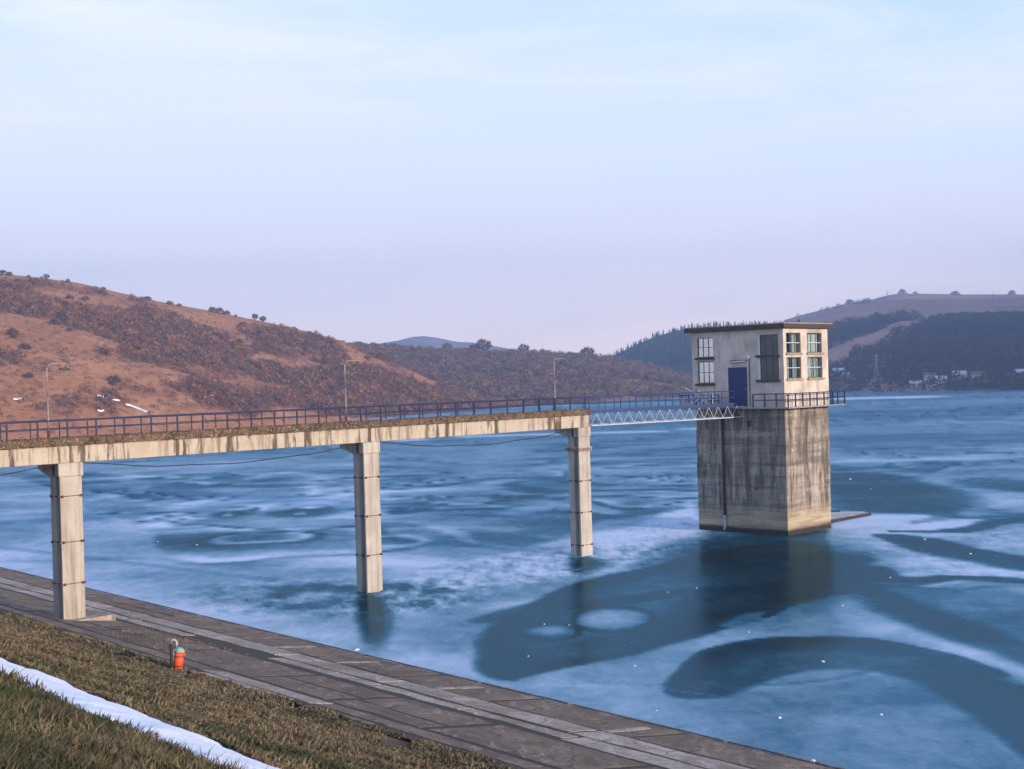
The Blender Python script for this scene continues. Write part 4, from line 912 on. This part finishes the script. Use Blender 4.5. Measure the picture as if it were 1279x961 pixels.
# ---- piers -----------------------------------------------------------------------
WN_, WS_ = 1.2113, 1.0706
pier_labels = [None, 'concrete pier standing on the shore slabs, first one in view', 'concrete pier in the lake, middle one of the three in view', 'concrete pier with a collar under its cap, carrying the steel span, nearest the tower']
for i, a0 in enumerate((-2 * SPAN, -SPAN, 0, SPAN)):
    zb = {0: -9.0, 1: -12.2, 2: -14.5, 3: -14.5}[i]
    root = thing('bridge_pier', BF(a0, 0, zb), pier_labels[i] or 'concrete bridge pier on the grass slope beyond the edge of the picture', 'pier')
    # H-shaped column: grooves in both side faces
    g0, g1, gd = .16, .52, .30
    poly = [(0, 0), (WN_, 0), (WN_, g0), (WN_ - gd, g0 + .03), (WN_ - gd, g1), (WN_, g1 + .03), (WN_, WS_), (0, WS_), (0, g1 + .03), (gd, g1), (gd, g0 + .03), (0, g0)]
    mb = MB(); js = {0: [], 1: [-5.37, -7.72, -9.87, -12.1], 2: [-5.84, -8.23, -10.67, -13.0], 3: [-7.54, -9.82, -12.2]}[i]
    lv = [CAPB + .002] + js + [zb]
    for k in range(len(lv) - 1):
        gp = .03 if k else 0
        mb = MB().prism(lambda x, y, z: BF(a0 + x, y, z), poly, lv[k + 1], lv[k] - gp)
        if lv[k] > zb: part('column_segment', mb, 'pier', root, bev=.02)
    for z in js:                                   # dark joint band with bolt lugs
        ins = .03
        mb = MB().box(BF, a0 + ins, a0 + WN_ - ins, ins, WS_ - ins, z - .035, z + .005); part('joint', mb, 'rust_pipe', root)
        for (x, y) in ((.1, -.03), (WN_ - .1, -.03), (-.03, .08), (-.03, WS_ - .12), (WN_ + .03, .08)):
            mb = MB().box(BF, a0 + x - .055, a0 + x + .055, y - .04, y + .04, z - .08, z + .05); part('lug', mb, 'rust', root)
    # cap beam: near block flush with the column, far end haunched
    c0, c1 = a0 - .07, a0 + WN_ + .07
    ztop = BOT - .004
    mb = MB()
    def capf(y, z, x): return BF(x, y, z)
    prof = [(-.06, CAPB), (1.12, CAPB), (DW + .05, CAPB + .34), (DW + .05, ztop), (-.06, ztop)]
    b = len(mb.v)
    for x in (c0, c1):
        for y, z in prof: mb.v.append(BF(x, y, z))
    k = len(prof); mb.f.append(list(range(k))); mb.f.append([k + j for j in reversed(range(k))])
    for j in range(k): j2 = (j + 1) % k; mb.f.append([j, k + j, k + j2, j2])
    part('cap_beam', mb, 'pier', root, bev=.03)
    mb = MB().box(BF, c0 - .012, c0 + .05, .42, .60, CAPB + .05, ztop - .004); part('recess_shade_strip', mb, 'rust_pipe', root)  # dark strip painted for the shade of a shallow recess in the cap
    if i == 3:
        mb = MB().box(BF, a0 - .12, a0 + WN_ + .12, -.12, WS_ + .12, CAPB - 1.02, CAPB - .74); part('collar', mb, 'pier', root, bev=.02)
        mb = MB()
        for q in np.arange(a0 - .06, a0 + WN_ + .08, .19): mb.box(BF, q, q + .09, -.14, -.1, CAPB - 1.0, CAPB - .8)
        for q in np.arange(-.08, WS_ + .06, .19): mb.box(BF, a0 - .14, a0 - .1, q, q + .09, CAPB - 1.0, CAPB - .8)
        part('collar_teeth', mb, 'rust', root)
        mb = MB().box(BF, a0 + WN_ - .3, a0 + WN_ + .1, -.05, DW, BOT - .35, BOT + .4)
        part('bearing_block', mb, 'beam', root, bev=.03)
    if i == 1:
        mb = MB().box(BF, a0 - .5, a0 + WN_ + 1.4, -.5, WS_ + .6, -12.3, float(gz(8.2)) + .07); part('footing', mb, 'walk', root, bev=.03)

# ---- cables slung below the beams ---------------------------------------------------
for (a0, a1, n, sag, lab) in ((-2 * SPAN + 1.2, -SPAN, .2, .6, 'dark cable drooping under the span left of the shore pier'), (-SPAN + 1.3, 0, .2, .62, 'dark cable drooping under the beam between the shore pier and the middle pier'),
                              (1.3, SPAN - .1, .2, .66, 'dark cable drooping under the beam before the pier with the collar')):
    pts = [BF(a0 + (a1 - a0) * u, n, BOT - .04 - (sag * 4 * u * (1 - u)) + .03 * math.sin(u * 21)) for u in np.linspace(0, 1, 26)]
    o = link('hanging_cable', MB().tube(pts, .028, 5).mesh('hanging_cable', M['black'])); props(o, lab, 'cable', 'cables under the bridge')

# ---- street lamps --------------------------------------------------------------------
def lamp_thing(a, hgt, lab):
    root = thing('street_lamp', BF(a, DW - .08, CURB), lab, 'street lamp', 'street lamps on the bridge', TH)
    f = lambda x, y, z: (x, y, z)
    mb = MB().tube([(0, 0, 0), (0, 0, hgt * .55)], .052, 8); part('pole', mb, 'lamp', root, True, local=True)
    mb = MB().tube([(0, 0, hgt * .55), (0, 0, hgt - .22), (.05, 0, hgt - .08), (.2, 0, hgt), (1.05, 0, hgt + .02), (1.12, 0, hgt - .02)], .036, 8); part('arm', mb, 'lamp', root, True, local=True)
    mb = MB().quad8([(.68, -.1, hgt - .34), (1.3, -.08, hgt - .36), (1.3, .08, hgt - .36), (.68, .1, hgt - .34), (.74, -.07, hgt - .2), (1.24, -.05, hgt - .22), (1.24, .05, hgt - .22), (.74, .07, hgt - .2)])
    mb.tube([(1.1, 0, hgt), (1.05, 0, hgt - .22)], .02, 5); h_ = part('lamp_head', mb, 'lamp_dark', root, local=True)
    mb = MB().tube([(0, 0, .0), (0, 0, .35)], .075, 8); part('base_sleeve', mb, 'rust', root, local=True)
def along_at(px, n, z):      # distance along the bridge seen at photo column px
    k = (px - 639.5) / FOC; A = np.array(BF(0, n, z)); d3 = np.array([dv[0], dv[1], 0]); return (k * (A @ CF) - A @ CR) / (d3 @ CR - k * (d3 @ CF))
lamp_thing(along_at(60, DW, CURB), 3.85, 'thin curved street lamp over the shore pier, in front of the dry grass hill')
lamp_thing(along_at(431.5, DW, CURB), 3.8, 'thin curved street lamp standing on the bridge just before the middle pier')
lamp_thing(along_at(692.5, DW, CURB), 3.75, 'thin curved street lamp near the end of the concrete deck, against the wooded ridge')

# ================================================================== STEEL SPAN
NT0 = np.array([21.3965, 104.6748]); WR, WL = 6.5481, 8.9
PLAT = -2.7631; ROOF = 3.8151
def TF(a, n, z): p = NT0 + dv * a + nv * n; return (p[0], p[1], z)
sA = np.array(BF(A_END + .03, .1, 0)[:2]); sB = np.array(TF(-.95, 3.95, 0)[:2]); SL = np.linalg.norm(sB - sA); sd = (sB - sA) / SL; sn = np.array([-sd[1], sd[0]])
def SF(a, n, z): p = sA + sd * a + sn * n; return (p[0], p[1], z)
span = thing('steel_span', SF(0, 0, BOT), 'steel truss walkway with white zigzag bracing and blue railings, reaching the tower', 'walkway')
SW = 1.45; ZT, ZBt = -2.66, -3.60
def strut(a0, z0, a1, z1, n, r, mt, name):
    part(name, MB().tube([SF(a0, n, z0), SF(a1, n, z1)], r, 4), mt, span)
EXT = .9
for n in (0, SW):
    strut(-.1, ZT, SL + .2, ZT, n, .045, 'blue', 'top_chord'); strut(.25, ZBt, SL + .9, ZBt, n, .055, 'white_steel', 'bottom_chord')
    NB = 15; st = (SL + .4) / NB
    for k in range(NB):
        a_ = .2 + k * st
        strut(a_, ZBt + .04, a_ + st / 2, ZT - .04, n, .023, 'white_steel' if n == 0 else 'steel_grey', 'diagonal'); strut(a_ + st / 2, ZT - .04, a_ + st, ZBt + .04, n, .023, 'white_steel' if n == 0 else 'steel_grey', 'diagonal')
    strut(SL + .75, ZBt, SL + .75, ZT, n, .035, 'white_steel', 'end_post')
for k in range(16):
    a_ = .2 + k * st; part('cross_tie', MB().tube([SF(a_, 0, ZBt), SF(a_, SW, ZBt)], .03, 4), 'white_steel', span)
    if k < 15: part('cross_tie', MB().tube([SF(a_, 0, ZBt + .02), SF(a_ + st, SW, ZBt + .02)], .022, 4), 'white_steel', span)
mb = MB().box(SF, -.05, SL, -.06, SW + .06, ZT + .05, ZT + .11); part('walkway_plate', mb, 'blue', span)
mb = MB().box(SF, -.05, SL, -.09, -.065, ZT - .02, ZT + .22); part('toe_board', mb, 'blue', span)
pmb = post_mesh(1.12, .028, 'blue'); pmb2 = post_mesh(1.12, .022, 'blue'); sang = math.atan2(sd[1], sd[0])
for q in np.arange(0.05, SL - .3, 1.55): put(pmb, SF(q, -.05, ZT + .05), span, sang)
for q in np.arange(0.8, SL - .3, 1.55): put(pmb2, SF(q, SW + .05, ZT + .05), span, sang)
for n in (-.05, SW + .05):
    for z in (1.16, .66): part('rail', MB().tube([SF(-.1, n, ZT + z), SF(SL - .25, n, ZT + z)], .03, 6), 'blue', span)

# ================================================================== INTAKE TOWER
tower = thing('intake_tower', TF(0, 0, -13), 'square concrete intake tower in the ice with a plastered house, flat roof and blue door', 'tower')
toff = tuple(tower.location)
mb = MB()
sh = .06                                      # slight set-back of the shaft
# shaft built in lifts, each a hair proud or shy of the next
z = -14.6; k = 0
lev = [-14.6, -12.2, -11.25, -10.3, -9.4, -8.45, -7.5, -6.6, -5.65, -4.7, -3.75, PLAT - .22]
for k in range(len(lev) - 1):
    e = sh + random.uniform(-.018, .018)
    mb.box(TF, e, WR - e, e, WL - .12 - e, lev[k], lev[k + 1] - .0)
part('shaft', mb, 'shaft', tower)
PA = .92
# platform ring slab and edge beam
mb = MB().box(TF, -PA, WR + PA, -PA, WL + .6, PLAT - .2, PLAT - .1); part('platform', mb, 'rust_pipe', tower)
for (a0, a1, n0, n1) in ((-PA - .03, WR + PA + .03, -PA - .05, -PA), (-PA - .05, -PA, -PA, WL + .6), (WR + PA, WR + PA + .05, -PA, WL + .6)):
    mb = MB().box(TF, a0, a1, n0, n1, PLAT - .17, PLAT - .07); part('platform_edge', mb, 'steel_grey', tower)
# railing around the platform
def rail_run(pts, gap=1.05):
    for z in (.98, .5): 
        part('rail', MB().tube([TF(a, n, PLAT + z) for a, n in pts], .04, 6), 'navy', tower)
    for i in range(len(pts) - 1):
        a = np.array(pts[i]); b = np.array(pts[i + 1]); L_ = np.linalg.norm(b - a); k = max(1, round(L_ / gap))
        for j in range(k + (1 if i == len(pts) - 2 else 0)):
            p = a + (b - a) * j / k; put(pt_mesh, TF(p[0], p[1], PLAT - .1), tower)
pt_mesh = post_mesh(1.1, .042, 'navy')
rail_run([(-PA + .02, 2.35), (-PA + .02, -PA + .02), (WR + PA - .02, -PA + .02), (WR + PA - .02, WL)])
rail_run([(-PA + .02, 4.2 + 1.45), (-PA + .02, WL + .5)], .8)
# walls
WT = .30; ZW0, ZW1 = PLAT - .1, ROOF - .45
WIN = {'door': [(.45, 2.35, 1.32, 2.92), (.45, 2.35, -.65, 1.10), (6.75, 8.35, 1.30, 2.92), (6.75, 8.35, -.85, .95), (3.45, 5.35, PLAT + .0, .42)],
       'near': [(.42, 2.5, 1.42, 3.02), (.42, 2.5, -.62, 1.08), (3.45, 5.65, 1.42, 3.02), (3.45, 5.65, -.62, 1.08)]}
def wall_holes(fr, width, z0, z1, holes, name):
    """fr(u, depth, z): depth 0 outer face, positive inwards"""
    us = sorted({0, width, *[h[0] for h in holes], *[h[1] for h in holes]}); zs = sorted({z0, z1, *[h[2] for h in holes], *[h[3] for h in holes]})
    mb = MB()
    for i in range(len(us) - 1):
        for j in range(len(zs) - 1):
            uc, zc = (us[i] + us[i + 1]) / 2, (zs[j] + zs[j + 1]) / 2
            if any(h[0] < uc < h[1] and h[2] < zc < h[3] for h in holes): continue
            for dpt in (0, WT):
                b = len(mb.v); mb.v += [fr(us[i], dpt, zs[j]), fr(us[i + 1], dpt, zs[j]), fr(us[i + 1], dpt, zs[j + 1]), fr(us[i], dpt, zs[j + 1])]; mb.f.append([b, b + 1, b + 2, b + 3])
    for (u0, u1, a0, a1) in holes:
        c = [(u0, a0), (u1, a0), (u1, a1), (u0, a1)]
        for i in range(4):
            p, q = c[i], c[(i + 1) % 4]; b = len(mb.v); mb.v += [fr(p[0], 0, p[1]), fr(q[0], 0, q[1]), fr(q[0], WT, q[1]), fr(p[0], WT, p[1])]; mb.f.append([b, b + 1, b + 2, b + 3])
    return part(name, mb, 'render', tower)
F_door = lambda u, d, z: TF(d, u, z)                    # outer face a = 0, u = n
F_near = lambda u, d, z: TF(u, d, z)
F_back = lambda u, d, z: TF(WR - d, u, z)
F_far = lambda u, d, z: TF(u, WL - d, z)
wall_holes(F_door, WL, ZW0, ZW1, WIN['door'], 'door_wall'); wall_holes(F_near, WR, ZW0, ZW1, WIN['near'], 'near_wall')
wall_holes(F_back, WL, ZW0, ZW1, WIN['door'][2:4], 'back_wall'); wall_holes(F_far, WR, ZW0, ZW1, WIN['near'], 'far_wall')
mb = MB().box(TF, WT, WR - WT, WT, WL - WT, ROOF - .5, ROOF - .45); part('ceiling', mb, 'interior', tower)
mb = MB().box(TF, WT, WR - WT, WT, WL - WT, PLAT - .1, PLAT - .02); part('floor', mb, 'interior', tower)
# shaded machinery / hoist frame inside, seen through the panes
mb = MB(); mb.box(TF, 2.6, 3.0, 2.4, 2.7, PLAT, 1.6); mb.box(TF, 2.6, 3.0, 5.6, 5.9, PLAT, 1.6); mb.box(TF, 2.5, 3.1, 2.2, 6.1, 1.6, 1.95); part('hoist_frame', mb, 'rust', tower)
# corner pilaster of the near wall (lighter margin strips)
def window(fr, h, cols, white, gls='glass'):
    u0, u1, z0, z1 = h; dp = .10; b = .045
    fm = 'frame_white' if white else 'frame'
    mb = MB()
    def bx(a, b_, c, d_, t=.05, off=0): mb.box(lambda x, y, z: fr(x, y, z), a, b_, dp + off, dp + t + off, c, d_)
    bx(u0, u1, z0, z0 + b * 1.3); bx(u0, u1, z1 - b * 1.3, z1); bx(u0, u0 + b * 1.3, z0 + b * 1.3, z1 - b * 1.3); bx(u1 - b * 1.3, u1, z0 + b * 1.3, z1 - b * 1.3)
    fo = part('window', mb, 'frame', tower)
    cw = (u1 - u0) / cols; zm = (z0 + z1) / 2
    for i in range(1, cols): 
        m2 = MB(); m2.box(fr, u0 + cw * i - b * .7, u0 + cw * i + b * .7, dp + .006, dp + .05, z0 + b, z1 - b); subpart('mullion', m2, 'frame', fo, toff)
    m2 = MB(); m2.box(fr, u0 + b, u1 - b, dp - .006, dp + .03, zm - b * .55, zm + b * .55); subpart('transom', m2, fm, fo, toff)
    for i in range(cols):
        for (a, c) in ((z0 + b, zm - b * .5), (zm + b * .5, z1 - b)):
            m2 = MB(); t = random.uniform(-.008, .008); b0 = len(m2.v)
            m2.v += [fr(u0 + cw * i + .02, dp + .03, a), fr(u0 + cw * (i + 1) - .02, dp + .03 + t, a), fr(u0 + cw * (i + 1) - .02, dp + .03 + t, c), fr(u0 + cw * i + .02, dp + .03, c)]; m2.f.append([0, 1, 2, 3])
            subpart('pane', m2, gls, fo, toff)
    return fo
for i, h in enumerate(WIN['near']):
    window(F_near, h, 3, True, 'glass_near')
    mb = MB().box(F_near, h[0] - .12, h[1] + .1, -.16, .1, h[2] - .17, h[2] - .004); part('sill', mb, 'sill', tower, bev=.01)
for i, h in enumerate(WIN['door'][:4]):
    window(F_door, h, 3, False, 'glass_dark' if i < 2 else 'glass')
    mb = MB().box(F_door, h[0] - .14, h[1] + .2, -.17, .1, h[2] - .19, h[2] - .004); part('sill', mb, 'sill_dark', tower, bev=.01)
for h in WIN['door'][2:4]: window(F_back, h, 3, False)
for h in WIN['near']: window(F_far, h, 3, False)
# white strip painting the lit edge of the open casement by the corner
for h in WIN['door'][:2]:
    mb = MB().box(F_door, h[1] - .13, h[1] - .004, .02, .09, h[2] + .01, h[3] - .01); part('lit_casement_edge', mb, 'frame_white', tower)
for (fr, h, c0, c1) in ((F_near, 0, .0, .3), (F_near, 0, .62, 1), (F_near, 1, .1, .42), (F_near, 1, .7, .95), (F_near, 2, 0, .95), (F_near, 3, .05, .6), (F_near, 3, .7, 1), (F_door, 2, 0, .35), (F_door, 3, .5, 1)):
    hh = (WIN['near'] if fr is F_near else WIN['door'])[h]; w_ = hh[1] - hh[0]; mb = MB(); K = 14; u0, u1 = hh[0] + c0 * w_, hh[0] + c1 * w_
    for k in range(K + 1):
        u = u0 + (u1 - u0) * k / K; dq = WT + .12 + .045 * math.sin(k * 2.1)
        mb.v += [fr(u, dq, hh[2] - .05), fr(u, dq, hh[3] + .05)]
    mb.f = [[2 * k, 2 * k + 2, 2 * k + 3, 2 * k + 1] for k in range(K)]
    part('curtain', mb, 'curtain', tower)
# roof slab, fascia, upstand
mb = MB().box(TF, -.42, WR + .36, -.40, WL + .48, ROOF - .44, ROOF - .1); part('roof_slab', mb, 'roof', tower, bev=.03)
mb = MB().box(TF, -.36, WR + .30, -.34, WL + .42, ROOF - .1, ROOF); part('roof_cover', mb, 'sill', tower, bev=.02)
mb = MB().tube([TF(WR + .1, -.1, ROOF - .28), TF(WR + .95, -.35, ROOF - .22)], .045, 6); part('roof_spout', mb, 'rust', tower)
mb = MB().lathe(TF(3.0, .4, ROOF), [(.07, 0), (.07, .18), (.11, .2), (.11, .26), (.03, .3)], 8); part('roof_vent', mb, 'lamp_dark', tower)
# door
dh = WIN['door'][4]
mb = MB().box(F_door, dh[0] + .04, dh[1] - .04, .06, .11, dh[2] + .02, dh[3] - .04); dr = part('door', mb, 'blue_door', tower)
for z0_ in np.linspace(dh[2] + .1, dh[3] - .1, 7)[:-1]:
    m2 = MB().box(F_door, dh[0] + .07, dh[1] - .07, .045, .06, z0_ + .03, z0_ + .47); subpart('door_panel', m2, 'blue_door', dr, toff)
m2 = MB().tube([F_door(dh[0] + .25, .03, -1.25), F_door(dh[0] + .25, .03, -1.5)], .018, 6); subpart('door_handle', m2, 'steel_grey', dr, toff)
mb = MB(); mb.box(F_door, dh[0], dh[0] + .038, .0, .12, dh[2], dh[3]); mb.box(F_door, dh[1] - .038, dh[1], .0, .12, dh[2], dh[3]); mb.box(F_door, dh[0] + .04, dh[1] - .04, .0, .12, dh[3] - .036, dh[3]); part('door_frame', mb, 'steel_grey', tower)
# tube light over the door, flood light and its conduit
mb = MB().tube([F_door(3.5, -.1, .88), F_door(5.05, -.1, .84)], .06, 8); part('tube_light', mb, 'frame_white', tower, True)
mb = MB().box(F_door, 3.45, 5.1, -.05, .0, .90, .98); part('light_bracket', mb, 'lamp_dark', tower)
mb = MB().tube([F_door(3.2, -.06, PLAT), F_door(3.2, -.06, 1.05), F_door(3.2, -.2, 1.15)], .03, 6); part('conduit', mb, 'lamp_dark', tower)
mb = MB().quad8([F_door(3.05, -.3, 1.08), F_door(3.35, -.3, 1.08), F_door(3.33, -.14, 1.12), F_door(3.07, -.14, 1.12), F_door(3.05, -.3, 1.28), F_door(3.35, -.3, 1.28), F_door(3.33, -.14, 1.3), F_door(3.07, -.14, 1.3)]); part('flood_light', mb, 'frame_white', tower)
# stained drain pipe down the shaft, with its pale elbow
mb = MB().tube([TF(-.06, 6.0, PLAT - .3), TF(-.06, 5.98, -11.7)], .11, 8); part('drain_pipe', mb, 'rust_pipe', tower, True)
mb = MB().tube([TF(-.08, 5.98, -11.65), TF(-.1, 5.97, -12.6), TF(-.28, 5.9, -12.8)], .12, 8); part('pipe_outlet', mb, 'planks', tower, True)
mb = MB().box(TF, .0, .2, 3.3, 3.6, -4.35, -3.95); part('vent_hole', mb, 'black', tower)

# lattice gate stored on the platform
gate = thing('lattice_gate', TF(-.75, 7.6, PLAT), 'white welded lattice frame leaning on the platform railing under the smaller window', 'metal frame')
GFr = lambda u, v: TF(-1.05 - .05 * v, 8.7 - u, PLAT + v * 1.12)
fm_ = [((.0, .02), (2.5, .02)), ((2.5, .0), (2.62, 1.18)), ((.0, .0), (-.05, 1.2)), ((-.2, 1.45), (1.0, .75)), ((1.0, .75), (2.4, .02)), ((.15, 1.3), (2.3, .25)), ((.1, .1), (1.6, .75)), ((.6, 1.1), (1.2, .1)), ((1.2, 1.25), (1.45, .2)),
       ((1.7, 1.1), (1.75, .45)), ((1.75, .45), (2.4, .55)), ((.2, .5), (1.1, .9)), ((1.0, .1), (2.5, 1.0)), ((.5, .1), (.3, .9)), ((2.0, 1.1), (2.1, .5))]
for p, q in fm_: part('bar', MB().tube([GFr(*p), GFr(*q)], .042, 5), 'white_steel', gate)
box_ = thing('valve_box', TF(-.75, 9.2, PLAT), 'small pale cabinet at the corner of the platform beside the lattice frame', 'cabinet')
mb = MB().box(TF, -.95, -.55, 8.95, 9.4, PLAT - .05, PLAT + .62); part('cabinet_body', mb, 'planks', box_, bev=.02)
mb = MB().box(TF, -1.0, -.5, 8.9, 10.4, PLAT + .62, PLAT + .72); part('cabinet_lid', mb, 'frame_white', box_, bev=.01)

# ---- boom frozen in beside the tower --------------------------------------------------
def IW(x, y, z): q = unp(x, y, -H); return np.array([q[0], q[1], -H + z])
boom = thing('floating_raft', IW(1060, 645, 0), 'flat frosted plank raft frozen into the ice against the tower', 'raft')
p0, p1, p2, p3 = IW(1038, 653.5, 0), IW(1087, 644, 0), IW(1078, 640.5, 0), IW(1038, 639.5, 0)
for i in range(7):
    u0, u1 = i / 7 + .01, (i + 1) / 7 - .02
    a, b = p0 + (p3 - p0) * u0, p1 + (p2 - p1) * u0; c, d_ = p1 + (p2 - p1) * u1, p0 + (p3 - p0) * u1
    up_ = np.array([0, 0, .12 + random.uniform(-.02, .02)])
    part('plank', MB().quad8([a - up_ * 0, b, c, d_, a + up_, b + up_, c + up_, d_ + up_]), 'planks', boom)
e_ = np.array([0, 0, .12])
part('float_log', MB().tube([p0 + e_, p0 * .5 + p1 * .5 + e_ * 1.1, p1 + e_], .13, 7), 'rust_pipe', boom)
part('float_log', MB().tube([IW(1038, 641.5, .1), IW(1049, 641, .12)], .16, 7), 'black', boom)

# ---- pieces of ice lying on the sheet ------------------------------------------------
for i, (x, y, r) in enumerate(((1028, 827, .16), (974, 897, .13), (820, 888, .08), (793, 832, .10), (1101, 893, .12), (711, 781, .1), (660, 820, .08), (680, 780, .09), (246, 681, .16), (197, 677, .13), (1052, 757, .15), (935, 790, .1),
                              (1062, 599, .28), (1088, 611, .22), (1212, 692, .16), (1155, 674, .15), (1112, 722, .14), (596, 862, .3), (446, 812, .2), (1016, 951, .14), (870, 735, .1), (834, 740, .09))):
    r *= .75; c = IW(x, y, 0)
    mb = MB(); mb.quad8([c + np.array([math.cos(a + i) * r * random.uniform(.6, 1.3) * (1 if z == 0 else .7), math.sin(a + i) * r * random.uniform(.6, 1.3), z]) for z in (-.02, r * .35) for a in (0, 1.4, 3.1, 4.6)])
    o = link('ice_chunk', mb.mesh('ice_chunk', M['snow'])); props(o, 'small white chunk of ice lying loose on the frozen lake', 'ice chunk', 'loose ice chunks on the lake')

# ---- red standpipe on the slope --------------------------------------------------------
gp = unp(222, 838, -11.12); gp = np.array([gp[0], gp[1], -11.2]); pxm = gp[1] / FOC
def SPt(x, y, dz=0): return np.array([gp[0] + (x - 222) * pxm, gp[1] + dz, -11.12 + (838 - y) * pxm])
mk = thing('marker_post', (gp[0], gp[1], -11.2), 'bright red cylinder with pale green cap beside a black post, at the grass edge', 'marker')
b0, b1 = SPt(221.5, 841), SPt(225.0, 814); part('red_body', MB().tube([b0, b1], .185, 14), 'red', mk, True)
ax = (b1 - b0) / np.linalg.norm(b1 - b0)
part('green_cap', MB().tube([b1, b1 + ax * .05], .215, 14, .20), 'green', mk, True)
part('cap_dome', MB().tube([b1 + ax * .05, b1 + ax * .09, b1 + ax * .13, b1 + ax * .15], .19, 14, .09), 'green', mk, True)
part('post', MB().tube([SPt(214.8, 840, -.1), SPt(215.2, 803, -.1)], .05, 8), 'black', mk, True)
lp = [SPt(214.5 + 4.6 * (1 - math.cos(t)) * .9, 804 - 5.5 * math.sin(t), -.1) for t in np.linspace(0, math.pi, 9)] + [SPt(221.5, 808, -.05), SPt(219, 812, -.05), SPt(218, 828, -.05)]
part('hose_loop', MB().tube(lp, .045, 8), 'planks', mk, True)
part('clamp_band', MB().tube([b0 + ax * .28, b0 + ax * .33], .193, 14), 'rust', mk, True); part('clamp_band', MB().tube([b0 + ax * .66, b0 + ax * .70], .193, 14), 'rust', mk, True)
part('side_knob', MB().tube([SPt(230, 818), SPt(232.5, 818.5)], .06, 8), 'red', mk)
part('foot', MB().box(lambda a, n, z: tuple(np.array((gp[0] + a, gp[1] + n, z))), -.35, .3, -.3, .25, -11.3, -11.1), 'walk', mk)

# ---- houses and pylons on the far side ---------------------------------------------------
def house(px, py, w, h_, lab, snow=False, rz=None):
    w *= .8; h_ *= .75
    P, _ = hC.hit(px, py); az = math.atan2(P[0], P[1]); rz = -az + (rz or 0)
    root = thing('house', P, lab, 'house', None, rz); w2, d2 = w / 2, w * .4
    f = lambda x, y, z: (x, y, z)
    part('wall', MB().box(f, -w2, w2, -d2, d2, -3, h_), 'house_wall', root, local=True)
    mb = MB(); rh = w * .28; o_ = .5
    mb.v = [(-w2 - o_, -d2 - o_, h_), (w2 + o_, -d2 - o_, h_), (w2 + o_, d2 + o_, h_), (-w2 - o_, d2 + o_, h_), (-w2 - o_, 0, h_ + rh), (w2 + o_, 0, h_ + rh)]
    mb.f = [[0, 1, 5, 4], [2, 3, 4, 5], [0, 4, 3], [1, 2, 5], [3, 2, 1, 0]]
    part('roof', mb, 'house_roof_snow' if snow else 'house_roof', root, local=True)
    for k in (-.5, .5):
        part('window', MB().box(f, k * w2 - .6, k * w2 + .6, -d2 - .06, -d2 + .02, h_ * .35, h_ * .75), 'frame', root, local=True)
for px, py, w, h_, lab, sn, rz in ((1047, 469, 7, 3.5, 'small white house low on the far hill, just past the platform railing', 1, .4), (1056, 472, 5, 2.5, 'low pale shed below the small white house by the platform railing', 1, -.3),
                             (1161, 477, 7, 4, 'white house at the near end of the shore hamlet on the far hill', 0, .3), (1168, 478, 6, 3, 'red-roofed house squeezed between two white ones in the shore hamlet', 0, -.5),
                             (1175, 480, 7, 3, 'pale low house behind the jetty in the shore hamlet', 1, .1), (1198, 474, 8, 3.5, 'wide white house standing highest in the shore hamlet', 1, 0.2), (1193, 481, 4, 3, 'tiny white cabin below the widest house of the hamlet', 0, .5),
                             (1222, 477, 8, 4.5, 'largest bright white house, alone between hamlet and the last houses', 0, .15), (1235, 478, 5, 3, 'small house with brown roof beside the largest white house', 0, -.4), (1264, 477, 5, 4, 'narrow white house near the end of the far shore', 0, .3),
                             (1277, 473, 8, 4, 'bright white house cut off by the picture edge', 1, .2), (1163, 487, 5, 2.2, 'white boathouse down at the ice on the far shore', 1, .1), (1144, 484, 7, 2, 'long low grey shed at the far waterline', 1, 0)):
    house(px, py, w, h_, lab, sn, rz)
def pylon(px, py, h_, lab, hh=None):
    P, _ = (hh or hC).hit(px, py); root = thing('power_pylon', P, lab, 'pylon', 'power pylons on the far hill'); b = h_ * .085
    for sx_, sy_ in ((-1, -1), (1, -1), (1, 1), (-1, 1)):
        part('leg', MB().tube([(sx_ * b, sy_ * b, -1), (sx_ * b * .28, sy_ * b * .28, h_ * .62), (sx_ * .05, sy_ * .05, h_)], h_ * .006, 4), 'pylon', root, local=True)
    for z, l in ((.62, .16), (.75, .2), (.88, .14)):
        part('crossarm', MB().tube([(-h_ * l, 0, h_ * z), (0, 0, h_ * (z + .02)), (h_ * l, 0, h_ * z)], h_ * .005, 4), 'pylon', root, local=True)
    mb = MB()
    for k in range(7):
        z0, z1 = h_ * .62 * k / 7, h_ * .62 * (k + 1) / 7; w0, w1 = b * (1 - .72 * k / 7), b * (1 - .72 * (k + 1) / 7); s_ = 1 if k % 2 else -1
        mb.tube([(s_ * w0, -w0, z0), (-s_ * w1, -w1, z1)], h_ * .004, 3)
    part('bracing', mb, 'pylon', root, local=True)
pylon(1109, 388, 19, 'pale lattice pylon just below the summit trees of the far hill'); pylon(1241, 391, 19, 'pale lattice pylon on the sunlit pink field near the picture edge')
pylon(1095, 474, 15, 'slim pale pylon low on the far hill above the shoreline'); pylon(1045, 458, 7, 'tiny pylon on the far hill just past the platform railing')

# ================================================================== AIR
mb = MB().box(lambda x, y, z: (x, y, z), -3000, 3000, -430, 3900, -27.0, 345)
m = NT('air'); m.t.nodes.remove(m.b); pv = m.n('ShaderNodeVolumePrincipled'); pv.inputs['Color'].default_value = (0.42, 0.62, 1.0, 1); pv.inputs['Density'].default_value = 0.00037; pv.inputs['Anisotropy'].default_value = 0.0
m.l(pv.outputs[0], m.out.inputs['Volume'])
hz = props(link('haze', mb.mesh('haze', m.m)), 'thin blue winter haze over the lake and hills', 'haze', kind='stuff')
